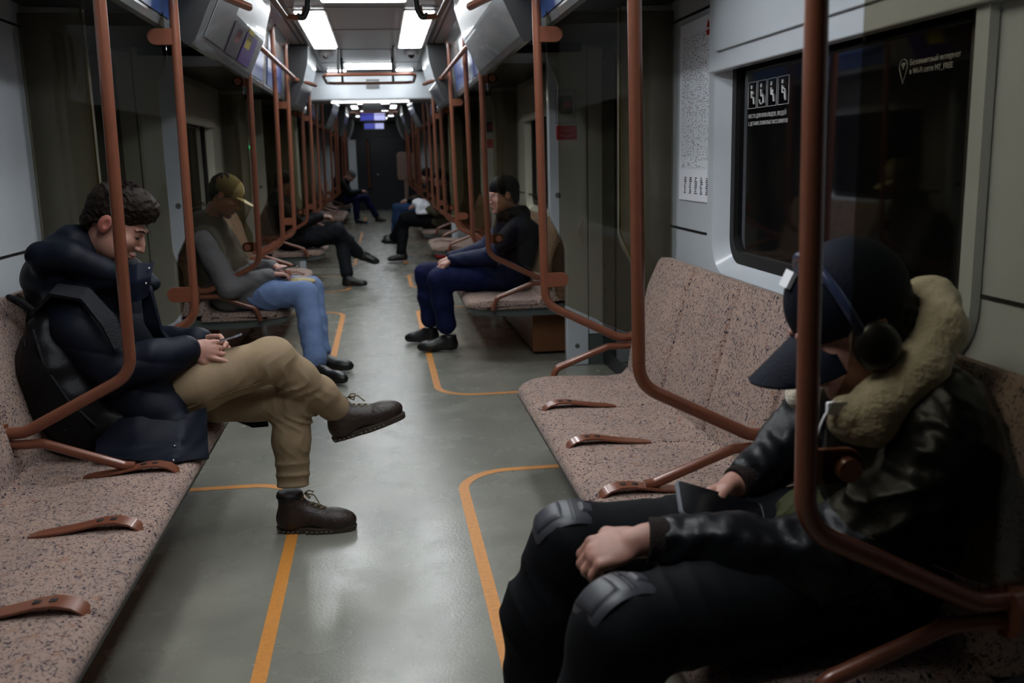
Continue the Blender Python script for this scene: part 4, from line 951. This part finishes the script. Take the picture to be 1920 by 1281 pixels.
# cap
S = SDF(.005)
S.ell(P(0, -.012, .045), V3(.103, .126, .118), R, .01); S.box(P(0, 0, -.075), V3(.15, .18, .095), R, .005, sub=True)
S.ell(P(0, -.012, .036), V3(.092, .114, .106), R, sub=True)
cap = S.build('cap', 'navy_cap', p2)
vs = []; fs = []; nn = 20
for i in range(7):
    for j in range(nn + 1):
        th = math.pi * (j / nn); r = i / 6; x = -math.cos(th) * (.078 + .006 * r); y = .068 + math.sin(th) * (.025 + r * .118); z = .030 - .036 * (x / .08) ** 2 - .030 * r
        vs.append(P(x, y, z))
n0 = len(vs)
vs += [v - R[2] * .005 for v in vs]
for i in range(6):
    for j in range(nn):
        q = (i * (nn + 1) + j, i * (nn + 1) + j + 1, (i + 1) * (nn + 1) + j + 1, (i + 1) * (nn + 1) + j); fs += [q, tuple(n0 + t for t in q[::-1])]
for j in range(nn): a_, b_ = 6 * (nn + 1) + j, 6 * (nn + 1) + j + 1; fs.append((a_, n0 + a_, n0 + b_, b_))
mb = MB(); mb.add(vs, fs); mb.build('brim', 'navy_cap', cap, True)
mb = MB(); mb.ball(P(0, -.012, .147), .008, 8); mb.build('cap_button', 'navy_cap', cap, True)
mb = MB(); mb.add([P(-.018, .050, .135), P(.018, .050, .135), P(.018, .074, .118), P(-.018, .074, .118), P(-.018, .054, .142), P(.018, .054, .142), P(.018, .079, .124), P(-.018, .079, .124)], [(0, 1, 2, 3), (4, 5, 6, 7), (0, 1, 5, 4), (1, 2, 6, 5), (2, 3, 7, 6), (3, 0, 4, 7)]); mb.build('cap_badge', 'white_plastic', cap)
S = SDF(.005); S.ell(P(0, -.03, -.01), V3(.092, .100, .090), R, .01); S.box(P(0, .10, 0), V3(.13, .082, .15), R, .005, sub=True); S.box(P(0, 0, .09), V3(.14, .16, .07), R, .005, sub=True)
S.noise(.004, 120, 2); S.build('hair', 'hair_black', body2)
hp_ = empty('headphones', tuple(P(0, 0, .14)), 'dark blue headphones worn over the cap of the person in black leather', 'headphones')
mb = MB(); pts = [P(.104 * math.sin(t), .022, .022 + .128 * math.cos(t)) for t in [-1.65 + 3.3 * k / 20 for k in range(21)]]; mb.tube(pts, .0105, 10, 0, True, 1.0); mb.build('headband', 'band_blue', hp_, True)
for e in (-1, 1):
    S = SDF(.005); S.ell(P(e * .104, .008, -.020), V3(.026, .046, .052), R, .01); S.build('ear_cup', 'black_plastic', hp_)
    mb = MB(); mb.ball(P(e * .106, .022, .030), .007, 8); mb.build('hinge', 'steel', hp_, True)
# jacket
S = SDF(.006)
S.chain([V3(1.12, 1.84, .86), V3(1.155, 1.84, .74), V3(1.12, 1.85, .58), V3(1.08, 1.86, .53)], [.14, .175, .17, .15], .07)
S.chain([V3(1.12, 1.69, .875), V3(1.11, 1.645, .80), V3(1.0, 1.63, .70), V3(.84, 1.64, .625)], [.10, .10, .092, .085], .05)
S.chain([V3(.84, 1.64, .625), V3(.70, 1.675, .640), V3(.585, 1.705, .655)], [.082, .072, .056], .03)
S.chain([V3(1.12, 2.01, .875), V3(1.09, 2.08, .80), V3(1.0, 2.10, .70)], [.10, .095, .082], .05)
S.chain([V3(1.0, 2.10, .70), V3(.86, 2.01, .665)], [.076, .052], .03)
S.chain([V3(1.10, 1.76, .58), V3(.94, 1.71, .54)], [.13, .10], .05)
S.ell(V3(.86, 1.88, .60), V3(.12, .09, .09), None, .03, sub=True)
S.noise(.005, 16, 21); S.fold(.010, 38, (.9, .15, .5), 4); S.fold(.008, 60, (.5, .3, -.8), 9); S.noise(.003, 40, 2)
jk = S.build('leather_jacket', 'black_leather', p2)
S = SDF(.005); S.ell(V3(.96, 1.87, .61), V3(.09, .10, .07), None, .03); S.fold(.008, 60, (.3, .8, .3), 5); S.build('shirt', 'olive_shirt', p2)
for nm, a_, b_, r in (('cuff', V3(.605, 1.700, .655), V3(.538, 1.713, .660), .052), ('cuff', V3(.880, 2.02, .668), V3(.818, 1.99, .660), .046)):
    S = SDF(.005); S.cone(a_, b_, r, r * .88, .01); dd = (b_ - a_) / np.linalg.norm(b_ - a_); S.cut(b_ + dd * .004, dd); S.cut(a_ - dd * .01, -dd); S.build(nm, 'rib_knit', jk)
S = SDF(.006)      # fleece collar wraps behind the neck and folds down in front
S.chain([V3(.93, 1.705, .875), V3(.99, 1.69, .915), V3(1.07, 1.70, .975), V3(1.125, 1.74, 1.045), V3(1.155, 1.82, 1.08), V3(1.14, 1.92, 1.05), V3(1.07, 1.97, .96), V3(.95, 1.95, .87)], [.034, .044, .048, .050, .053, .05, .045, .035], .04)
S.chain([V3(.915, 1.695, .905), V3(.97, 1.68, .862)], [.024, .032], .03)
S.noise(.003, 60, 31); S.build('fleece_collar', 'fleece', jk)
mb = MB(); mb.tube([(.91, 1.72, .92), (.875, 1.70, .885), (.855, 1.70, .80), (.85, 1.72, .71)], .0022, 6, .05); o = mb.build('earphone_cable', 'white_plastic', None, True); setp(o, 'thin white cable hanging in front of the fleece collar', 'cable')
mb = MB(); mb.prism(rrect(-.02, .02, -.012, .012, .004), 'y', 0, .01); 
o = mb.build('white_tag', 'white_plastic', jk, False); o.location = V3(.895, 1.675, .915)
# trousers and knee pads
S = SDF(.006)
S.cone(V3(1.05, 1.76, .53), V3(1.05, 1.96, .53), .13, .13, .05)
S.chain([V3(1.02, 1.75, .53), V3(.74, 1.67, .545), V3(.455, 1.58, .545)], [.12, .108, .090], .04)
S.chain([V3(.455, 1.58, .545), V3(.40, 1.58, .38), V3(.37, 1.60, .12)], [.090, .084, .066], .04)
S.chain([V3(1.02, 1.96, .53), V3(.74, 1.99, .535), V3(.44, 2.0, .540)], [.12, .10, .087], .04)
S.chain([V3(.44, 2.0, .540), V3(.365, 2.0, .38), V3(.345, 2.0, .10)], [.088, .082, .066], .04)
S.cut(V3(.4, 1.6, .10), (0, 0, -1)); S.noise(.003, 14, 41); S.fold(.007, 45, (.9, 0, .4), 42)
tr2 = S.build('trousers', 'black_trouser', p2)
for side_, (kc, kr, fd, uu) in enumerate(((V3(.455, 1.58, .545), .092, V3(-.80, -.12, .0), V3(-.62, -.12, .78)), (V3(.44, 2.0, .540), .089, V3(-.8, 0, .05), V3(-.45, -.15, .88)))):
    Rk = frame(V3(-.93, .12 if side_ else -.25, -.42), uu)
    def PP(x, y, z, off): 
        rr_ = kr + off; ang = y / kr; return kc + Rk[0] * x + (Rk[2] * math.cos(ang) + Rk[1] * math.sin(ang)) * (rr_ - 2.2 * x * x)
    def plate_(x0, x1, y0, y1, r, off, th, nm, m, par):
        vs = []; fs = []; N = 14
        for lv, o_ in ((0, off), (1, off + th)):
            for i in range(N + 1):
                for j in range(N + 1):
                    u, v = i / N * 2 - 1, j / N * 2 - 1; hx, hy = (x1 - x0) / 2, (y1 - y0) / 2
                    # squircle mapping
                    X_ = u * math.sqrt(1 - v * v * r); Y_ = v * math.sqrt(1 - u * u * r); ed = max(abs(u), abs(v)) ** 6
                    vs.append(PP((x0 + x1) / 2 + X_ * hx, (y0 + y1) / 2 + Y_ * hy, 0, o_ - (ed * th * .7 if lv else 0)))
        n_ = (N + 1) ** 2
        for i in range(N):
            for j in range(N): q = (i * (N + 1) + j, i * (N + 1) + j + 1, (i + 1) * (N + 1) + j + 1, (i + 1) * (N + 1) + j); fs += [q, tuple(n_ + t for t in q)]
        rg = [j for j in range(N + 1)] + [i * (N + 1) + N for i in range(1, N + 1)] + [N * (N + 1) + j for j in range(N - 1, -1, -1)] + [i * (N + 1) for i in range(N - 1, 0, -1)]
        for k in range(len(rg)): a_, b_ = rg[k], rg[(k + 1) % len(rg)]; fs.append((a_, b_, n_ + b_, n_ + a_))
        mb = MB(); mb.add(vs, fs); return mb.build(nm, m, par, True)
    pd = plate_(-.052, .052, -.105, .075, .22, .002, .010, 'knee_pad', 'pad_grey', tr2)
    plate_(-.036, .036, -.018, .052, .12, .0105, .003, 'pad_groove', 'pad_dark', pd); plate_(-.032, .032, -.014, .048, .12, .0115, .007, 'pad_plate', 'pad_grey', pd)
    plate_(-.022, .022, -.082, -.048, .12, .0105, .003, 'pad_groove', 'pad_dark', pd); plate_(-.018, .018, -.078, -.052, .12, .0115, .005, 'pad_plate', 'pad_grey', pd)
    for yy in (-.040, -.032): plate_(-.042, .042, yy - .0015, yy + .0015, .02, .0108, .003, 'pad_groove', 'pad_dark', pd)
shoe('shoe', V3(.43, 1.57, 0), V3(.15, 1.55, 0), 'shoe_black', p2, h=.008); shoe('shoe', V3(.40, 2.0, 0), V3(.12, 2.02, 0), 'shoe_black', p2, h=.008)
phone(V3(.742, 1.875, .650), frame((-.93, -.04, .34), (.28, -.50, .82)), 'large black phone held by the person in the leather jacket', .045, .105, .005)

# ===== other passengers =====
def passenger(label, d, jm, tm, sm, hm=None, capm=None, skin='skin', vox=.010, shm='shoe_black', brim=None):
    root = empty('person', tuple(d['pelvis'] * V3(1, 1, 0) + V3(0, 0, .45)), label, 'person')
    S = SDF(vox * .7); P, R = head(S, d['head'], d['f'], d['u'], d['neck'], 1.0)
    S.chain([d['neck'], d['chest'], d['pelvis']], [.06, .10, .11], .04)
    for e in (0, 1):
        S.chain([d['sh'][e], d['el'][e], d['wr'][e]], [.04, .035, .028], .02)
        hd = d['hd'][e]; hand(S, d['wr'][e], hd, d.get('hn', (0, 0, 1)), .5, .15, 1 if e else -1, 1.0)
        S.chain([d['hip'][e], d['kn'][e], d['an'][e]], [.05, .04, .035], .02)
    body = S.build('body', skin, root)
    S = SDF(vox); S.chain([d['neck'] - V3(0, 0, .04), d['chest'], (d['chest'] + d['pelvis']) / 2, d['pelvis']], [.11, .165, .17, .155], .07)
    for e in (0, 1):
        S.chain([d['sh'][e], d['el'][e]], [.088, .07], .04); a_ = d['wr'][e]; S.chain([d['el'][e], d['el'][e] * .05 + a_ * .95], [.068, .048], .02)
    sx = 1 if d['pelvis'][0] > 0 else -1
    S.chain([d['neck'] + V3(sx * .04, -.06, 0), d['neck'] + V3(sx * .07, 0, .01), d['neck'] + V3(sx * .04, .06, 0)], [.055] * 3, .04)
    for e in (0, 1): S.cone(d['hip'][e], d['hip'][e] * .62 + d['kn'][e] * .38, .12, .10, .05)
    S.ell(P(0, .03, 0), V3(.085, .10, .12), R, sub=True)
    S.noise(.004, 16, 5); S.fold(.008, 34, (.7, .2, .6), 5); S.build('jacket', jm, root)
    S = SDF(vox * .9)
    for e in (0, 1):
        S.chain([d['hip'][e], (d['hip'][e] + d['kn'][e]) / 2, d['kn'][e]], [.11, .098, .08], .03); S.chain([d['kn'][e], (d['kn'][e] + d['an'][e]) / 2, d['an'][e]], [.08, .075, .068], .03)
        dn = d['an'][e] - d['kn'][e]; S.cone(d['an'][e], d['an'][e] - dn / np.linalg.norm(dn) * .02, .068, .068)
    S.noise(.003, 14, 6); S.fold(.008, 34, (.6, .1, .7), 6); S.build('trousers', tm, root)
    for e in (0, 1):
        if d['heel'][e] is None: continue
        shoe('shoe', d['heel'][e], d['toe'][e], shm, root, up=d.get('sup', [(0, 0, 1)] * 2)[e], h=.009, high=.09)
    if hm:
        S = SDF(vox * .7); S.ell(P(0, -.022, .045), V3(.085, .106, .100), R, .01); S.ell(P(0, -.06, -.02), V3(.07, .055, .065), R, .02)
        S.ell(P(0, .115, -.012), V3(.10, .066, .078), R, sub=True); S.box(P(0, .07, -.08), V3(.12, .12, .07), R, .01, sub=True); S.noise(.004, 80, 3); S.build('hair', hm, body)
    if capm:
        S = SDF(vox * .6); S.ell(P(0, -.012, .045), V3(.090, .112, .100), R, .01); S.box(P(0, 0, -.070), V3(.14, .16, .085), R, .005, sub=True)
        c = S.build('cap', capm, root)
        if brim:
            S = SDF(.004); S.ell(P(0, .115, .030), V3(.075, .085, .009), R, .004); S.build('brim', brim, c)
            S = SDF(.005); S.ell(P(0, -.012, .045), V3(.0925, .1145, .1025), R, .01); S.box(P(0, -.115, .06), V3(.14, .16, .2), R, .005, sub=True); S.box(P(0, 0, -.075), V3(.14, .16, .09), R, .005, sub=True); S.build('cap_front', brim, c)
    return root, P, R, body
A = V3
d = dict(head=A(-.965, 6.6, 1.19), f=A(.80, -.05, -.50), u=A(.5, 0, .84), neck=A(-1.08, 6.64, 1.02), chest=A(-1.10, 6.68, .82), pelvis=A(-1.00, 6.70, .55),
         sh=[A(-1.10, 6.50, .92), A(-1.06, 6.87, .92)], el=[A(-.96, 6.42, .60), A(-.92, 6.92, .66)], wr=[A(-.70, 6.52, .665), A(-.70, 6.72, .70)], hd=[A(1, .2, 0), A(.9, -.3, -.1)],
         hip=[A(-.98, 6.60, .53), A(-.98, 6.80, .53)], kn=[A(-.475, 6.45, .535), A(-.455, 6.72, .54)], an=[A(-.42, 6.20, .14), A(-.41, 6.52, .13)],
         heel=[A(-.46, 6.22, 0), A(-.46, 6.5, 0)], toe=[A(-.22, 6.02, 0), A(-.19, 6.42, 0)])
r3, P, R, b3 = passenger('person in grey puffer jacket, pale blue jeans and tan baseball cap', d, 'grey_puffer', 'jeans_light', 0, 'hair_black', 'cap_olive', 'skin', brim='cap_tan')
phone(A(-.60, 6.60, .70), frame((.8, 0, .1), (-.1, 0, .9)), 'small phone in the hands of the person in the tan cap')
S = SDF(.009); S.ell(A(-.53, 6.60, .60), V3(.12, .10, .03), None); S.noise(.004, 40, 2); o = S.build('paper_bag', 'cap_tan', None); setp(o, 'tan cloth bag lying on the lap of the person in pale jeans', 'bag')
d = dict(head=A(.945, 7.08, 1.12), f=A(-.90, -.15, -.12), u=A(-.12, 0, .98), neck=A(1.0, 7.1, .97), chest=A(1.05, 7.12, .80), pelvis=A(1.0, 7.12, .55),
         sh=[A(1.02, 6.92, .88), A(1.02, 7.32, .88)], el=[A(.82, 6.90, .70), A(.80, 7.32, .70)], wr=[A(.54, 6.98, .665), A(.55, 7.22, .66)], hd=[A(-1, 0, -.3), A(-1, 0, -.3)],
         hip=[A(.98, 7.02, .53), A(.98, 7.22, .53)], kn=[A(.44, 6.95, .535), A(.36, 7.22, .55)], an=[A(.485, 6.95, .20), A(.38, 7.26, .20)],
         heel=[A(.56, 6.95, 0), A(.44, 7.3, 0)], toe=[A(.27, 6.97, 0), A(.19, 7.36, 0)])
r4, P, R, b4 = passenger('person in navy jacket, dark blue trousers and glasses on the right bench', d, 'navy_coat', 'jeans_navy', 0, 'hair_black', None)
S = SDF(.007); S.ell(P(0, -.015, .065), V3(.092, .112, .088), R, .01); S.box(P(0, 0, -.055), V3(.14, .16, .085), R, .005, sub=True); S.build('knit_cap', 'black_coat', r4)
mb = MB()
for e in (-1, 1):
    mb.tube([P(e * (.033 + .02 * math.cos(t)), .108, .008 + .016 * math.sin(t)) for t in [2 * math.pi * k / 14 for k in range(15)]], .0022, 6); mb.tube([P(e * .053, .106, .012), P(e * .08, 0, .01)], .002, 6)
mb.tube([P(-.013, .110, .01), P(.013, .110, .01)], .002, 6); o = mb.build('eyeglasses', 'steel', None, True); setp(o, 'thin framed eyeglasses worn by the person in the navy jacket', 'eyeglasses')
S = SDF(.008); S.chain([A(.94, 7.06, .97), A(1.0, 7.02, .97), A(1.08, 7.08, .98), A(1.05, 7.18, .97), A(.95, 7.16, .96)], [.06] * 5, .03); S.noise(.005, 40, 3); S.build('scarf', 'black_coat', r4)
d = dict(head=A(-1.01, 11.05, 1.165), f=A(.85, -.1, -.35), u=A(.35, 0, .93), neck=A(-1.06, 11.06, 1.0), chest=A(-1.06, 11.08, .82), pelvis=A(-.98, 11.1, .55),
         sh=[A(-1.05, 10.9, .90), A(-1.04, 11.3, .90)], el=[A(-.84, 10.85, .72), A(-.84, 11.3, .74)], wr=[A(-.62, 10.95, .79), A(-.62, 11.15, .79)], hd=[A(1, .1, 0), A(1, -.1, 0)],
         hip=[A(-.96, 11.0, .53), A(-.96, 11.2, .53)], kn=[A(-.45, 10.95, .64), A(-.42, 11.1, .55)], an=[A(-.25, 11.2, .36), A(-.37, 10.95, .16)],
         heel=[A(-.26, 11.24, .27), A(-.42, 10.9, 0)], toe=[A(-.02, 11.2, .20), A(-.15, 10.84, 0)], sup=[(.35, 0, .94), (0, 0, 1)])
passenger('person in black coat and charcoal trousers, legs crossed, beyond the cap wearer', d, 'black_coat', 'charcoal', 0, 'hair_black', None, 'skin_dark')
d = dict(head=A(.90, 13.6, 1.12), f=A(-.8, 0, -.5), u=A(-.5, 0, .85), neck=A(.98, 13.6, .98), chest=A(1.0, 13.62, .80), pelvis=A(.95, 13.65, .55),
         sh=[A(.98, 13.42, .90), A(.98, 13.8, .90)], el=[A(.80, 13.35, .68), A(.82, 13.8, .70)], wr=[A(.56, 13.5, .76), A(.56, 13.65, .76)], hd=[A(-1, .1, 0), A(-1, -.1, 0)],
         hip=[A(.93, 13.55, .53), A(.93, 13.75, .53)], kn=[A(.38, 13.55, .60), A(.36, 13.7, .55)], an=[A(.22, 13.75, .32), A(.30, 13.5, .14)],
         heel=[A(.28, 13.8, .21), A(.38, 13.5, 0)], toe=[A(.04, 13.8, .22), A(.11, 13.45, 0)], sup=[(-.1, 0, 1), (0, 0, 1)])
passenger('person in olive coat and black trousers with a white bag, right side', d, 'olive_coat', 'black_trouser', 0, 'hair_black', None, 'skin_dark', .012)
S = SDF(.009); S.ell(A(.60, 13.45, .79), V3(.13, .09, .07), frame((0, 1, 0), (.3, 0, 1)), .02); S.box(A(.62, 13.45, .72), V3(.10, .07, .07), None, .02, .03); S.noise(.006, 30, 2); o = S.build('white_bag', 'white_paper', None); setp(o, 'white paper bag on the lap of the person in the olive coat', 'bag')
d = dict(head=A(.86, 16.0 + 1.2, 1.10), f=A(-.9, 0, -.3), u=A(-.3, 0, .9), neck=A(.95, 17.2, .97), chest=A(.98, 17.2, .80), pelvis=A(.95, 17.2, .55),
         sh=[A(.96, 17.0, .90), A(.96, 17.4, .90)], el=[A(.80, 16.95, .68), A(.80, 17.4, .70)], wr=[A(.52, 17.1, .68), A(.52, 17.3, .68)], hd=[A(-1, .1, 0), A(-1, -.1, 0)],
         hip=[A(.93, 17.1, .53), A(.93, 17.3, .53)], kn=[A(.36, 17.05, .55), A(.32, 17.3, .55)], an=[A(.34, 17.0, .14), A(.28, 17.3, .14)],
         heel=[A(.40, 17.0, 0), A(.34, 17.3, 0)], toe=[A(.13, 16.95, 0), A(.06, 17.3, 0)])
passenger('person in blue jeans mostly hidden behind the one in the olive coat', d, 'black_coat', 'jeans_blue', 0, 'hair_black', None, 'skin', .014)
d = dict(head=A(-.60, 22.0, 1.06), f=A(.6, -.3, -.75), u=A(.75, 0, .6), neck=A(-.72, 22.0, .97), chest=A(-.82, 22.0, .82), pelvis=A(-.90, 22.0, .55),
         sh=[A(-.78, 21.78, .90), A(-.78, 22.2, .90)], el=[A(-.62, 21.7, .68), A(-.62, 22.2, .68)], wr=[A(-.38, 21.9, .72), A(-.38, 22.05, .72)], hd=[A(1, .1, 0), A(1, -.1, 0)],
         hip=[A(-.90, 21.9, .53), A(-.90, 22.1, .53)], kn=[A(-.50, 21.8, .56), A(-.30, 22.3, .56)], an=[A(-.50, 21.75, .14), A(-.08, 22.3, .16)],
         heel=[A(-.54, 21.75, 0), A(-.10, 22.3, .0)], toe=[A(-.27, 21.65, 0), A(.14, 22.25, .0)])
passenger('person with grey knitted cap leaning forward far down the left side', d, 'black_coat', 'jeans_navy', 0, None, 'hair_grey', 'skin', .014)
